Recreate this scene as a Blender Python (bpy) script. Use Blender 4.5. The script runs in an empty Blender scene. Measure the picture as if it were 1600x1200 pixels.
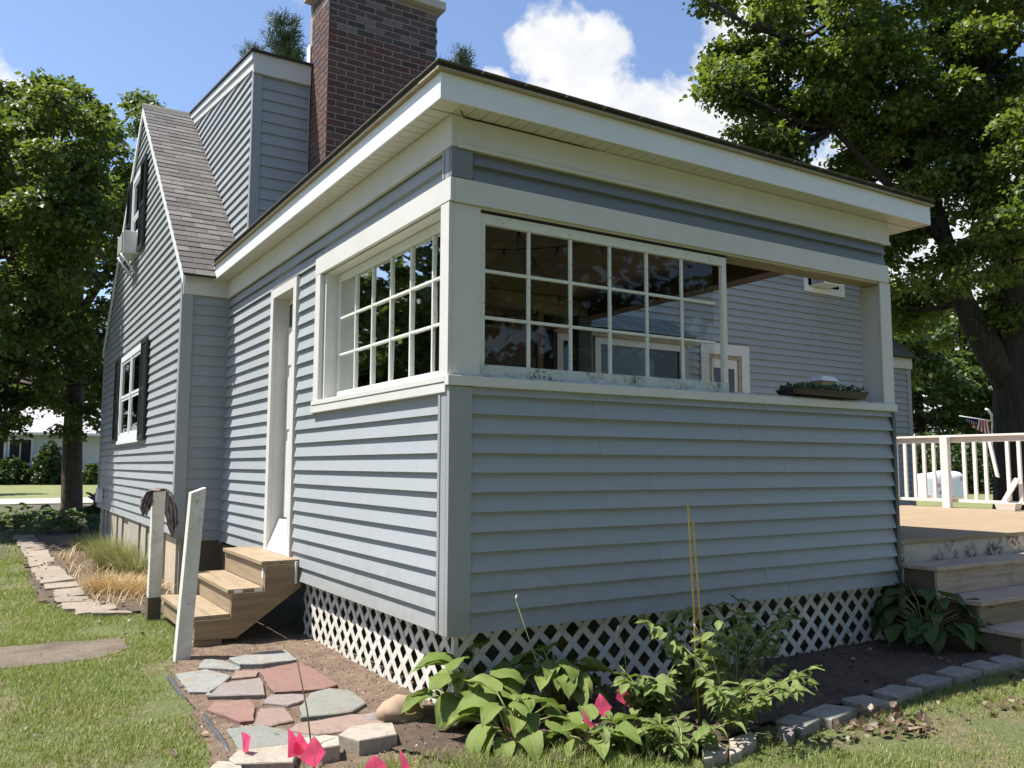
import bpy, math, random
import numpy as np
from mathutils import Vector, Matrix, noise as mn
random.seed(7); np.random.seed(7)
S = bpy.context.scene
COL = S.collection
# ---------------------------------------------------------------- camera
F_PX = 1317.53
YAW, PITCH, ROLL = 0.5554987, 0.0971563, 0.0030087
CAM = np.array([-2.532, -4.814, 1.58])
_f = np.array([math.sin(YAW)*math.cos(PITCH), math.cos(YAW)*math.cos(PITCH), math.sin(PITCH)])
_r0 = np.array([math.cos(YAW), -math.sin(YAW), 0.0]); _u0 = np.cross(_r0, _f)
_r = math.cos(ROLL)*_r0 + math.sin(ROLL)*_u0
_u = -math.sin(ROLL)*_r0 + math.cos(ROLL)*_u0
cd = bpy.data.cameras.new('camera'); cam = bpy.data.objects.new('camera', cd); COL.objects.link(cam)
cd.sensor_width = 36; cd.lens = F_PX/1600*36; cd.clip_start = 0.05; cd.clip_end = 2000
cam.matrix_world = Matrix(((_r[0], _u[0], -_f[0], CAM[0]), (_r[1], _u[1], -_f[1], CAM[1]), (_r[2], _u[2], -_f[2], CAM[2]), (0, 0, 0, 1)))
S.camera = cam
# ---------------------------------------------------------------- sun, exposure
SUN_TO = Vector((-0.565, 0.325, 1.25)).normalized()
EL = math.asin(SUN_TO.z); AZ = math.atan2(SUN_TO.x, SUN_TO.y)
sl = bpy.data.lights.new('sun', 'SUN'); sl.energy = 4.7; sl.angle = math.radians(0.53); sl.color = (1.0, 0.955, 0.88)
so = bpy.data.objects.new('sun', sl); COL.objects.link(so); so.rotation_euler = SUN_TO.to_track_quat('Z', 'Y').to_euler()
S.view_settings.view_transform = 'Standard'; S.view_settings.look = 'None'
S.view_settings.exposure = 1.08; S.view_settings.gamma = 1.0; S.view_settings.use_curve_mapping = False
S.cycles.max_bounces = 8; S.cycles.transparent_max_bounces = 16
try:
    S.cycles.use_denoising = True
except Exception: pass

def ray(x, y): return _f + (x-800)/F_PX*_r - (y-600)/F_PX*_u
def G(x, y, z=0.0):
    d = ray(x, y); t = (z-CAM[2])/d[2]; return tuple(CAM + t*d)
def onY(x, y, Y=0.0):
    d = ray(x, y); t = (Y-CAM[1])/d[1]; return tuple(CAM + t*d)
def onX(x, y, X=0.0):
    d = ray(x, y); t = (X-CAM[0])/d[0]; return tuple(CAM + t*d)
def AT(x, y, D): return tuple(CAM + ray(x, y)*D)

# ---------------------------------------------------------------- node helpers
def nmat(name):
    m = bpy.data.materials.new(name); m.use_nodes = True
    nt = m.node_tree; nt.nodes.clear()
    out = nt.nodes.new('ShaderNodeOutputMaterial'); b = nt.nodes.new('ShaderNodeBsdfPrincipled')
    nt.links.new(b.outputs[0], out.inputs[0]); return m, nt, b, out
def N(nt, t, **k):
    n = nt.nodes.new(t)
    for a, v in k.items(): setattr(n, a, v)
    return n
def coords(nt, kind='Object', scale=(1, 1, 1)):
    tc = N(nt, 'ShaderNodeTexCoord'); mp = N(nt, 'ShaderNodeMapping'); mp.inputs['Scale'].default_value = scale
    nt.links.new(tc.outputs[kind], mp.inputs[0]); return mp.outputs[0]
def geo_pos(nt, scale=(1, 1, 1)):
    g = N(nt, 'ShaderNodeNewGeometry'); mp = N(nt, 'ShaderNodeMapping'); mp.inputs['Scale'].default_value = scale
    nt.links.new(g.outputs['Position'], mp.inputs[0]); return mp.outputs[0]
def noise(nt, vec, scale, detail=4, rough=0.55):
    n = N(nt, 'ShaderNodeTexNoise'); n.inputs['Scale'].default_value = scale
    n.inputs['Detail'].default_value = detail; n.inputs['Roughness'].default_value = rough
    nt.links.new(vec, n.inputs['Vector']); return n.outputs['Fac']
def ramp(nt, fac, stops):
    r = N(nt, 'ShaderNodeValToRGB'); e = r.color_ramp.elements
    while len(e) > 1: e.remove(e[-1])
    for i, (p, c) in enumerate(stops):
        el = e[0] if i == 0 else e.new(p)
        el.position = p; el.color = (c[0], c[1], c[2], 1) if hasattr(c, '__len__') else (c, c, c, 1)
    nt.links.new(fac, r.inputs[0]); return r.outputs[0]
def mix(nt, a, b, fac, mode='MIX'):
    m = N(nt, 'ShaderNodeMix', data_type='RGBA', blend_type=mode)
    for s, v in ((6, a), (7, b)):
        if hasattr(v, 'links') or hasattr(v, 'is_linked'): nt.links.new(v, m.inputs[s])
        else: m.inputs[s].default_value = (v[0], v[1], v[2], 1)
    if isinstance(fac, (int, float)): m.inputs[0].default_value = fac
    else: nt.links.new(fac, m.inputs[0])
    return m.outputs[2]
def math_(nt, op, a, b=0.0):
    m = N(nt, 'ShaderNodeMath', operation=op)
    for i, v in ((0, a), (1, b)):
        if isinstance(v, (int, float)): m.inputs[i].default_value = v
        else: nt.links.new(v, m.inputs[i])
    return m.outputs[0]
def bump(nt, b, h, strength=0.3, dist=0.01):
    n = N(nt, 'ShaderNodeBump'); n.inputs['Strength'].default_value = strength; n.inputs['Distance'].default_value = dist
    nt.links.new(h, n.inputs['Height']); nt.links.new(n.outputs[0], b.inputs['Normal'])
def rnd(nt): return N(nt, 'ShaderNodeObjectInfo').outputs['Random']

# ---------------------------------------------------------------- world: sky + cumulus
W = bpy.data.worlds.new('World'); S.world = W; W.use_nodes = True
nt = W.node_tree; nt.nodes.clear()
wo = N(nt, 'ShaderNodeOutputWorld'); bg = N(nt, 'ShaderNodeBackground'); nt.links.new(bg.outputs[0], wo.inputs[0])
bg.inputs['Strength'].default_value = 0.09
sky = N(nt, 'ShaderNodeTexSky', sky_type='NISHITA'); sky.sun_disc = False
sky.sun_elevation = EL; sky.sun_rotation = AZ; sky.air_density = 1.0; sky.dust_density = 0.6; sky.ozone_density = 2.0
tc = N(nt, 'ShaderNodeTexCoord'); D = tc.outputs['Generated']
def dirpx(x, y):
    d = ray(x, y); return d/np.linalg.norm(d)
blobs = [(868, 85, 75), (940, 70, 50), (905, 150, 105), (985, 200, 90), (1060, 195, 80), (1110, 195, 80), (1160, 215, 80), (1185, 20, 80), (1120, 100, 42), (1165, 95, 75), (830, 70, 40), (775, 130, 26),
         (40, 172, 52), (-20, 185, 90), (75, 185, 36), (1000, 250, 70), (1150, 300, 90), (1350, 420, 210), (1560, 470, 260), ]
mask = None
for x, y, r in blobs:
    d = dirpx(x, y)
    vd = N(nt, 'ShaderNodeVectorMath', operation='DISTANCE'); nt.links.new(D, vd.inputs[0]); vd.inputs[1].default_value = tuple(d)
    v = math_(nt, 'SUBTRACT', 1.0, math_(nt, 'DIVIDE', vd.outputs['Value'], r/F_PX*0.95))
    mask = v if mask is None else math_(nt, 'MAXIMUM', mask, v)
mask = math_(nt, 'MAXIMUM', mask, -0.55)
nb = noise(nt, D, 9.0, 9, 0.6); nf = noise(nt, D, 34.0, 8, 0.62); ng = noise(nt, D, 2.6, 3, 0.5)
far = math_(nt, 'MULTIPLY', math_(nt, 'SUBTRACT', ng, 0.52), 5.0)          # loose cloud cover away from the named ones
vm = N(nt, 'ShaderNodeVectorMath', operation='DOT_PRODUCT'); nt.links.new(D, vm.inputs[0]); vm.inputs[1].default_value = tuple(dirpx(700, 200))
away = math_(nt, 'MULTIPLY', math_(nt, 'LESS_THAN', vm.outputs['Value'], 0.35), 0.6)
mask = math_(nt, 'MAXIMUM', mask, math_(nt, 'SUBTRACT', math_(nt, 'MULTIPLY', far, away), 0.3))
dens = math_(nt, 'ADD', math_(nt, 'MULTIPLY', mask, 1.25), math_(nt, 'ADD', math_(nt, 'MULTIPLY', math_(nt, 'SUBTRACT', nb, 0.5), 1.7), math_(nt, 'MULTIPLY', math_(nt, 'SUBTRACT', nf, 0.5), 1.5)))
cov = ramp(nt, dens, [(0.0, 0), (0.12, 0.25), (0.42, 0.9), (0.65, 1.0)])
shade = ramp(nt, noise(nt, D, 14.0, 7, 0.6), [(0.35, (0.80, 0.84, 0.91)), (0.58, (1.0, 1.0, 1.0))])
cl = N(nt, 'ShaderNodeVectorMath', operation='SCALE'); nt.links.new(shade, cl.inputs[0]); cl.inputs['Scale'].default_value = 5.4
skc = N(nt, 'ShaderNodeVectorMath', operation='MULTIPLY'); nt.links.new(sky.outputs[0], skc.inputs[0]); skc.inputs[1].default_value = (1.04, 1.03, 1.08)
nt.links.new(mix(nt, skc.outputs[0], cl.outputs[0], cov), bg.inputs['Color'])

# ---------------------------------------------------------------- materials
def m_paint(name, c, rough=0.5, dirt=0.12, dcol=(0.25, 0.24, 0.2), wear=0.0, under=(0.16, 0.11, 0.07), sc=1.0, rv=0.0, streak=False, grain=0.12):
    m, nt, b, o = nmat(name); p = geo_pos(nt)
    col = mix(nt, c, [k*0.86 for k in c], noise(nt, p, 2.5*sc, 5))
    col = mix(nt, col, dcol, math_(nt, 'MULTIPLY', ramp(nt, noise(nt, p, 6*sc, 8, 0.7), [(0.45, 0), (0.8, 1)]), dirt*2))
    if streak:
        q = geo_pos(nt, (9, 9, 0.7)); col = mix(nt, col, dcol, math_(nt, 'MULTIPLY', ramp(nt, noise(nt, q, 1.2, 5), [(0.5, 0), (0.8, 1)]), dirt*1.6))
    if rv: col = mix(nt, col, [min(1, k*(1+rv)) for k in c], math_(nt, 'MULTIPLY', rnd(nt), 0.8))
    if wear:
        q = geo_pos(nt, (1, 1, 1)); wv = ramp(nt, noise(nt, q, 22*sc, 9, 0.75), [(0.62-wear*0.2, 0), (0.64-wear*0.2, 1)])
        wz = ramp(nt, noise(nt, q, 3.1, 3), [(0.45, 0), (0.6, 1)])
        col = mix(nt, col, under, math_(nt, 'MULTIPLY', wv, wz))
    nt.links.new(col, b.inputs['Base Color']); b.inputs['Roughness'].default_value = rough
    bump(nt, b, noise(nt, geo_pos(nt, (3, 3, 30)), 4, 4), grain, 0.004); return m
def m_siding(name, c):
    m, nt, b, o = nmat(name); p = geo_pos(nt)
    col = mix(nt, c, [k*0.88 for k in c], noise(nt, p, 1.3, 4))
    col = mix(nt, col, [k*1.12 for k in c], math_(nt, 'MULTIPLY', rnd(nt), 0.45))
    q = geo_pos(nt, (7, 7, 0.6)); col = mix(nt, col, (0.20, 0.20, 0.17), math_(nt, 'MULTIPLY', ramp(nt, noise(nt, q, 1.1, 6, 0.65), [(0.5, 0), (0.85, 1)]), 0.22))
    sz = N(nt, 'ShaderNodeSeparateXYZ'); nt.links.new(p, sz.inputs[0])
    low = ramp(nt, math_(nt, 'ADD', sz.outputs['Z'], math_(nt, 'MULTIPLY', noise(nt, p, 9, 6), -0.5)), [(0.25, 1), (0.62, 0)])
    col = mix(nt, col, (0.17, 0.15, 0.11), math_(nt, 'MULTIPLY', low, 0.4))
    nt.links.new(col, b.inputs['Base Color']); b.inputs['Roughness'].default_value = 0.46
    g = N(nt, 'ShaderNodeMath', operation='ADD')
    nt.links.new(noise(nt, geo_pos(nt, (6, 6, 110)), 2.0, 4), g.inputs[0]); nt.links.new(math_(nt, 'MULTIPLY', noise(nt, p, 1.6, 2), 3.0), g.inputs[1])
    bump(nt, b, g.outputs[0], 0.25, 0.006); return m
def m_wood(name, c1, c2, axis=0, rough=0.75, rv=0.25, sc=1.0, dirt=0.3):
    m, nt, b, o = nmat(name); s = [26, 26, 26]; s[axis] = 1.6; p = coords(nt, 'Object', s)
    off = N(nt, 'ShaderNodeVectorMath', operation='ADD'); nt.links.new(p, off.inputs[0])
    rs = math_(nt, 'MULTIPLY', rnd(nt), 60.0); cb = N(nt, 'ShaderNodeCombineXYZ')
    for i in range(3): nt.links.new(rs, cb.inputs[i])
    nt.links.new(cb.outputs[0], off.inputs[1]); v = off.outputs[0]
    g = noise(nt, v, 1.0*sc, 6, 0.65)
    col = ramp(nt, g, [(0.3, c2), (0.55, c1), (0.8, [min(1, k*1.15) for k in c1])])
    col = mix(nt, col, [k*0.7 for k in c1], math_(nt, 'MULTIPLY', rnd(nt), rv))
    col = mix(nt, col, (0.09, 0.075, 0.06), math_(nt, 'MULTIPLY', ramp(nt, noise(nt, geo_pos(nt), 5, 7, 0.7), [(0.52, 0), (0.75, 1)]), dirt))
    nt.links.new(col, b.inputs['Base Color']); b.inputs['Roughness'].default_value = rough; bump(nt, b, g, 0.4, 0.004); return m
def m_simple(name, c, rough=0.6, var=0.2, sc=8, metal=0.0, bmp=0.15, rv=0.0):
    m, nt, b, o = nmat(name); g = noise(nt, geo_pos(nt), sc, 6, 0.6)
    col = mix(nt, [k*(1-var) for k in c], [min(1, k*(1+var)) for k in c], g)
    if rv: col = mix(nt, col, [k*0.55 for k in c], math_(nt, 'MULTIPLY', rnd(nt), rv))
    nt.links.new(col, b.inputs['Base Color']); b.inputs['Roughness'].default_value = rough; b.inputs['Metallic'].default_value = metal
    bump(nt, b, g, bmp, 0.005); return m
def m_leaf(name, c1, c2, c3, trans=0.35, rough=0.5):
    m = bpy.data.materials.new(name); m.use_nodes = True; nt = m.node_tree; nt.nodes.clear()
    out = N(nt, 'ShaderNodeOutputMaterial'); at = N(nt, 'ShaderNodeAttribute'); at.attribute_name = 'rnd'
    fac = math_(nt, 'ADD', math_(nt, 'MULTIPLY', at.outputs['Fac'], 0.6), math_(nt, 'MULTIPLY', noise(nt, geo_pos(nt), 0.7, 3), 0.4))
    col = ramp(nt, fac, [(0.15, c1), (0.55, c2), (0.92, c3)])
    b = N(nt, 'ShaderNodeBsdfPrincipled'); b.inputs['Roughness'].default_value = rough; nt.links.new(col, b.inputs['Base Color'])
    t = N(nt, 'ShaderNodeBsdfTranslucent'); hv = N(nt, 'ShaderNodeHueSaturation'); hv.inputs['Value'].default_value = 1.5; hv.inputs['Saturation'].default_value = 1.15; hv.inputs['Hue'].default_value = 0.485
    nt.links.new(col, hv.inputs['Color']); nt.links.new(hv.outputs[0], t.inputs[0])
    mx = N(nt, 'ShaderNodeMixShader'); mx.inputs[0].default_value = trans
    nt.links.new(b.outputs[0], mx.inputs[1]); nt.links.new(t.outputs[0], mx.inputs[2]); nt.links.new(mx.outputs[0], out.inputs[0]); return m
def m_glass(name, tint=(0.8, 0.84, 0.82), k=1.0):
    m = bpy.data.materials.new(name); m.use_nodes = True; nt = m.node_tree; nt.nodes.clear()
    out = N(nt, 'ShaderNodeOutputMaterial'); t = N(nt, 'ShaderNodeBsdfTransparent')
    dirt = ramp(nt, noise(nt, geo_pos(nt), 5, 7, 0.65), [(0.3, [k_*0.85 for k_ in tint]), (0.7, tint)]); nt.links.new(dirt, t.inputs[0])
    g = N(nt, 'ShaderNodeBsdfGlossy'); g.inputs['Roughness'].default_value = 0.02
    fr = N(nt, 'ShaderNodeFresnel'); fr.inputs['IOR'].default_value = 1.5
    bp = N(nt, 'ShaderNodeBump'); bp.inputs['Strength'].default_value = 0.05; bp.inputs['Distance'].default_value = 0.01
    nt.links.new(noise(nt, geo_pos(nt), 3.5, 2), bp.inputs['Height']); nt.links.new(bp.outputs[0], g.inputs['Normal'])
    mx = N(nt, 'ShaderNodeMixShader'); nt.links.new(math_(nt, 'MULTIPLY', fr.outputs[0], 0.95*k), mx.inputs[0])
    nt.links.new(t.outputs[0], mx.inputs[1]); nt.links.new(g.outputs[0], mx.inputs[2]); nt.links.new(mx.outputs[0], out.inputs[0]); return m

SIDE = m_siding('vinyl_siding', (0.30, 0.322, 0.338))
SIDECOR = m_siding('vinyl_corner', (0.285, 0.303, 0.318))
WHITE = m_paint('white_trim', (0.61, 0.605, 0.575), 0.5, 0.06)
SOFF = m_paint('soffit_vinyl', (0.60, 0.58, 0.52), 0.5, 0.08)
ALU = m_paint('white_aluminium', (0.76, 0.78, 0.80), 0.38, 0.05, wear=0)
OLDW = m_paint('old_white_paint', (0.66, 0.68, 0.62), 0.6, 0.12, wear=0.12, under=(0.16, 0.13, 0.10), sc=1.6)
CHIP = m_paint('chipped_sill_paint', (0.50, 0.55, 0.53), 0.55, 0.2, wear=0.6, under=(0.12, 0.10, 0.08), sc=1.5)
ROT = m_paint('rotting_fascia_paint', (0.52, 0.48, 0.40), 0.7, 0.35, (0.16, 0.12, 0.08), wear=0.75, under=(0.06, 0.04, 0.03), sc=0.7)
POSTW = m_paint('weathered_post_paint', (0.66, 0.64, 0.58), 0.6, 0.2, wear=0.25, sc=1.6, streak=True, under=(0.22, 0.17, 0.12))
TAN = m_wood('tan_drip_board', (0.36, 0.30, 0.20), (0.22, 0.17, 0.1), 0)
STAIR = m_wood('stair_wood', (0.30, 0.225, 0.14), (0.20, 0.145, 0.09), 1, dirt=0.35)
STAIRX = m_wood('stair_stringer_wood', (0.27, 0.20, 0.115), (0.18, 0.13, 0.075), 0, dirt=0.25)
DECK = m_wood('deck_wood', (0.33, 0.245, 0.155), (0.23, 0.165, 0.105), 0, dirt=0.2)
STEPW = m_wood('old_step_wood', (0.46, 0.35, 0.27), (0.30, 0.22, 0.16), 0, dirt=0.5)
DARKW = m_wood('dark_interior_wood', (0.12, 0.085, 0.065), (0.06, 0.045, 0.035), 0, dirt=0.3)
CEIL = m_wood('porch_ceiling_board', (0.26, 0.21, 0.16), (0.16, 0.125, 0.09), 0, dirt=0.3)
BRICK = [m_simple('red_brick_%s' % n, c, 0.9, 0.35, 40, rv=0.4, bmp=0.5) for n, c in
         (('plain', (0.115, 0.05, 0.042)), ('dark', (0.095, 0.042, 0.037)), ('brown', (0.12, 0.062, 0.05)), ('burnt', (0.065, 0.045, 0.043)))]
SOOT = [m_simple('sooty_brick_%s' % n, c, 0.95, 0.5, 30, rv=0.3, bmp=0.5) for n, c in
        (('grey', (0.10, 0.075, 0.07)), ('dark', (0.065, 0.055, 0.055)), ('pale', (0.17, 0.14, 0.13)))]
MORTAR = m_simple('mortar', (0.30, 0.25, 0.225), 0.95, 0.4, 25)
CAPST = m_simple('concrete_cap', (0.48, 0.43, 0.36), 0.85, 0.3, 9)
SHING = [m_simple('asphalt_shingle_%s' % n, c, 0.95, 0.45, 160, rv=0.45, bmp=0.5) for n, c in
         (('grey', (0.125, 0.118, 0.11)), ('brown', (0.105, 0.094, 0.086)), ('light', (0.16, 0.152, 0.14)))]
ASPH = m_simple('roof_edge_black', (0.03, 0.028, 0.028), 0.9, 0.4, 60)
GLASS = m_glass('window_glass'); GLASSD = m_glass('dark_window_glass', (0.35, 0.37, 0.37), 1.1)
BLACKIN = m_simple('dark_room', (0.015, 0.015, 0.016), 0.9, 0.2)
SHUT = m_simple('black_shutter', (0.018, 0.024, 0.026), 0.45, 0.2)
LATT = m_paint('lattice_vinyl', (0.64, 0.62, 0.56), 0.55, 0.3, (0.26, 0.22, 0.12), sc=2)
CONC = m_simple('foundation_concrete', (0.32, 0.30, 0.26), 0.95, 0.35, 4, bmp=0.4)
BROWNB = m_simple('brown_board', (0.10, 0.075, 0.05), 0.9, 0.3, 5)
STEEL = m_simple('galvanised', (0.35, 0.35, 0.36), 0.35, 0.2, 8, metal=0.8)
PINK = None
def m_flag():
    m = bpy.data.materials.new('pink_flag_plastic'); m.use_nodes = True; nt = m.node_tree; nt.nodes.clear()
    o = N(nt, 'ShaderNodeOutputMaterial'); b = N(nt, 'ShaderNodeBsdfPrincipled'); t = N(nt, 'ShaderNodeBsdfTranslucent')
    c = ramp(nt, noise(nt, geo_pos(nt), 20, 3), [(0.3, (0.97, 0.08, 0.22)), (0.7, (1.0, 0.15, 0.31))])
    nt.links.new(c, b.inputs['Base Color']); nt.links.new(c, t.inputs[0]); b.inputs['Roughness'].default_value = 0.45
    mx = N(nt, 'ShaderNodeMixShader'); mx.inputs[0].default_value = 0.35
    nt.links.new(b.outputs[0], mx.inputs[1]); nt.links.new(t.outputs[0], mx.inputs[2]); nt.links.new(mx.outputs[0], o.inputs[0]); return m
PINK = m_flag()

# ---------------------------------------------------------------- object helpers
def tag(o, label=None, cat=None, group=None, kind=None):
    if label: o['label'] = label
    if cat: o['category'] = cat
    if group: o['group'] = group
    if kind: o['kind'] = kind
    return o
def par(o, p): o.parent = p; o.matrix_parent_inverse = Matrix.Translation(p.location).inverted() if p.rotation_euler[:] == (0, 0, 0) else p.matrix_basis.inverted()
def link(name, me, parent=None):
    o = bpy.data.objects.new(name, me); COL.objects.link(o)
    if parent: par(o, parent)
    return o
def mesh(name, v, f, mat, parent=None, smooth=False):
    me = bpy.data.meshes.new(name); me.from_pydata([tuple(map(float, p)) for p in v], [], f); me.update()
    if isinstance(mat, (list, tuple)):
        for k in mat: me.materials.append(k)
    elif mat: me.materials.append(mat)
    if smooth: me.polygons.foreach_set('use_smooth', [True]*len(me.polygons))
    return link(name, me, parent)
def empty(name, loc=(0, 0, 0)):
    o = bpy.data.objects.new(name, None); COL.objects.link(o); o.location = loc; o.empty_display_size = 0.1; return o
BF = [(0, 3, 2, 1), (4, 5, 6, 7), (0, 1, 5, 4), (1, 2, 6, 5), (2, 3, 7, 6), (3, 0, 4, 7)]
def boxv(x0, x1, y0, y1, z0, z1): return [(x0, y0, z0), (x1, y0, z0), (x1, y1, z0), (x0, y1, z0), (x0, y0, z1), (x1, y0, z1), (x1, y1, z1), (x0, y1, z1)]
def bev(o, w=0.003, seg=2):
    m = o.modifiers.new('bevel', 'BEVEL'); m.width = w; m.segments = seg; m.limit_method = 'ANGLE'; return o
def box(name, x0, x1, y0, y1, z0, z1, mat, parent=None, b=0.0):
    cx, cy, cz = (x0+x1)/2, (y0+y1)/2, (z0+z1)/2
    o = mesh(name, boxv(x0-cx, x1-cx, y0-cy, y1-cy, z0-cz, z1-cz), BF, mat)
    o.location = (cx, cy, cz)
    if parent: par(o, parent)
    if b: bev(o, b)
    return o
def boxes(name, lst, mat, parent=None, b=0.0):
    v, f = [], []
    for q in lst:
        k = len(v); v += boxv(*q); f += [tuple(i+k for i in t) for t in BF]
    o = mesh(name, v, f, mat, parent)
    if b: bev(o, b)
    return o
def tubev(pts, rad, n=6, cap=True):
    pts = [Vector(p) for p in pts]; v, f = [], []
    if not hasattr(rad, '__len__'): rad = [rad]*len(pts)
    up = None
    for i, p in enumerate(pts):
        t = (pts[min(i+1, len(pts)-1)]-pts[max(i-1, 0)]).normalized()
        if up is None or abs(up.dot(t)) > 0.95: up = t.orthogonal().normalized()
        s = t.cross(up).normalized(); up = s.cross(t).normalized()
        for k in range(n):
            a = 2*math.pi*k/n; v.append(tuple(p + (math.cos(a)*up + math.sin(a)*s)*rad[i]))
    for i in range(len(pts)-1):
        for k in range(n): f.append((i*n+k, i*n+(k+1) % n, (i+1)*n+(k+1) % n, (i+1)*n+k))
    if cap: f.append(tuple(range(n))[::-1]); f.append(tuple((len(pts)-1)*n+k for k in range(n)))
    return v, f
def tube(name, pts, rad, mat, parent=None, n=6, smooth=True):
    v, f = tubev(pts, rad, n); return mesh(name, v, f, mat, parent, smooth)
def joinvf(parts):
    v, f = [], []
    for a, b in parts:
        k = len(v); v += list(a); f += [tuple(i+k for i in t) for t in b]
    return v, f
def scatter(name, tv, tf, pos, rot, scale, mat, parent=None, rndv=None, smooth=False):
    """many copies of one small template joined in one mesh: pos (N,3), rot (N,3,3), scale (N,)"""
    tv = np.asarray(tv, float); n = len(pos); k = len(tv)
    V = np.einsum('nij,kj->nki', rot, tv)*np.asarray(scale).reshape(n, 1, -1) + pos[:, None, :]
    V = V.reshape(-1, 3).astype(np.float32); me = bpy.data.meshes.new(name)
    lens = [len(t) for t in tf]; flat = np.array([i for t in tf for i in t])
    loops = (flat[None, :] + (np.arange(n)*k)[:, None]).ravel(); tot = np.tile(lens, n); st = np.concatenate(([0], np.cumsum(tot)[:-1]))
    me.vertices.add(len(V)); me.vertices.foreach_set('co', V.ravel())
    me.loops.add(len(loops)); me.loops.foreach_set('vertex_index', loops.astype(np.int32))
    me.polygons.add(len(tot)); me.polygons.foreach_set('loop_start', st.astype(np.int32)); me.polygons.foreach_set('loop_total', tot.astype(np.int32))
    if rndv is None: rndv = np.random.rand(n)
    a = me.attributes.new('rnd', 'FLOAT', 'POINT'); a.data.foreach_set('value', np.repeat(rndv, k).astype(np.float32))
    me.update(calc_edges=True); me.materials.append(mat)
    if smooth: me.polygons.foreach_set('use_smooth', np.ones(len(tot), bool))
    return link(name, me, parent)
def rots(n, tilt=0.6, yaw=None, tmean=0.0):
    """random frames: local y = leaf direction, z = normal; tilt spreads the normal from up"""
    y = np.random.rand(n)*2*np.pi if yaw is None else yaw
    t = tmean + np.random.randn(n)*tilt; q = np.random.randn(n)*tilt*0.7
    cy, sy, ct, s_t, cq, sq = np.cos(y), np.sin(y), np.cos(t), np.sin(t), np.cos(q), np.sin(q)
    Rz = np.zeros((n, 3, 3)); Rz[:, 0, 0] = cy; Rz[:, 0, 1] = -sy; Rz[:, 1, 0] = sy; Rz[:, 1, 1] = cy; Rz[:, 2, 2] = 1
    Rx = np.zeros((n, 3, 3)); Rx[:, 0, 0] = 1; Rx[:, 1, 1] = ct; Rx[:, 1, 2] = -s_t; Rx[:, 2, 1] = s_t; Rx[:, 2, 2] = ct
    Ry = np.zeros((n, 3, 3)); Ry[:, 0, 0] = cq; Ry[:, 0, 2] = sq; Ry[:, 1, 1] = 1; Ry[:, 2, 0] = -sq; Ry[:, 2, 2] = cq
    return Rz @ Rx @ Ry

# clapboard walls ------------------------------------------------------------
EXP = 0.127
def P3(O, A, Nn, a, z, out): return (O[0]+A[0]*a+Nn[0]*out, O[1]+A[1]*a+Nn[1]*out, z)
def board(parent, O, A, Nn, a0b, a1b, a0t, a1t, zb, zt, ob, ot, mat, name='clapboard'):
    back = -0.004
    c = P3(O, A, Nn, (a0b+a1b)/2, zb, 0)
    pts = [P3(O, A, Nn, a0b, zb, back), P3(O, A, Nn, a1b, zb, back), P3(O, A, Nn, a1b, zb, ob), P3(O, A, Nn, a0b, zb, ob),
           P3(O, A, Nn, a0t, zt, back), P3(O, A, Nn, a1t, zt, back), P3(O, A, Nn, a1t, zt, ot), P3(O, A, Nn, a0t, zt, ot)]
    fs = BF if (A[0]*Nn[1]-A[1]*Nn[0]) < 0 else [t[::-1] for t in BF]
    o = mesh(name, [(p[0]-c[0], p[1]-c[1], p[2]-c[2]) for p in pts], fs, mat); o.location = c; par(o, parent); return o
def clapwall(parent, O, A, Nn, z0, z1, lo, hi, holes=(), mat=None, ob=0.034, ot=-0.002, e=EXP, skew=0.0012):
    mat = mat or SIDE; z = z0; L = lo if callable(lo) else (lambda q: lo); H = hi if callable(hi) else (lambda q: hi)
    cnt = 0
    while z < z1-0.02:
        zt = min(z+e, z1); f = (zt-z)/e; top = ob+(ot-ob)*f
        cuts = sorted({c for h in holes if h[3] > z and h[2] < zt for c in (h[0], h[1])})
        lb, hb, lt, ht = L(z), H(z), L(zt), H(zt)
        if ht-lt < 0.03 and hb-lb < 0.05: break
        cuts = [c for c in cuts if lb+0.01 < c < hb-0.01]; edges = [None]+cuts+[None]
        for i in range(len(edges)-1):
            e0, e1 = edges[i], edges[i+1]
            b0 = lb if e0 is None else e0; t0 = lt if e0 is None else e0; b1 = hb if e1 is None else e1; t1 = ht if e1 is None else e1
            mid = (b0+b1)/2; zb_, zt_ = z, zt
            for h in holes:
                if h[0] < mid < h[1] and h[3] > z and h[2] < zt:
                    below, above = h[2]-z, zt-h[3]
                    if below >= above: zt_ = min(zt_, h[2])
                    else: zb_ = max(zb_, h[3])
            if zt_-zb_ < 0.012 or b1-b0 < 0.015: continue
            if t1 < t0: t0 = t1 = (t0+t1)/2
            j = random.uniform(-skew, skew)
            o0, o1 = ob+(ot-ob)*(zb_-z)/e + j, ob+(ot-ob)*(zt_-z)/e
            if b1-b0 > 3.4:      # long runs are made of two lapped lengths
                c_ = b0+(b1-b0)*random.uniform(0.2, 0.8)
                board(parent, O, A, Nn, b0, c_+0.02, t0, c_+0.02, zb_, zt_, o0, o1, mat)
                board(parent, O, A, Nn, c_, b1, c_, t1, zb_-0.0008, zt_, o0+0.0022, o1+0.0022, mat); cnt += 1; continue
            board(parent, O, A, Nn, b0, b1, t0, t1, zb_, zt_, o0, o1, mat)
            cnt += 1
        z = zt
    return cnt

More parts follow.
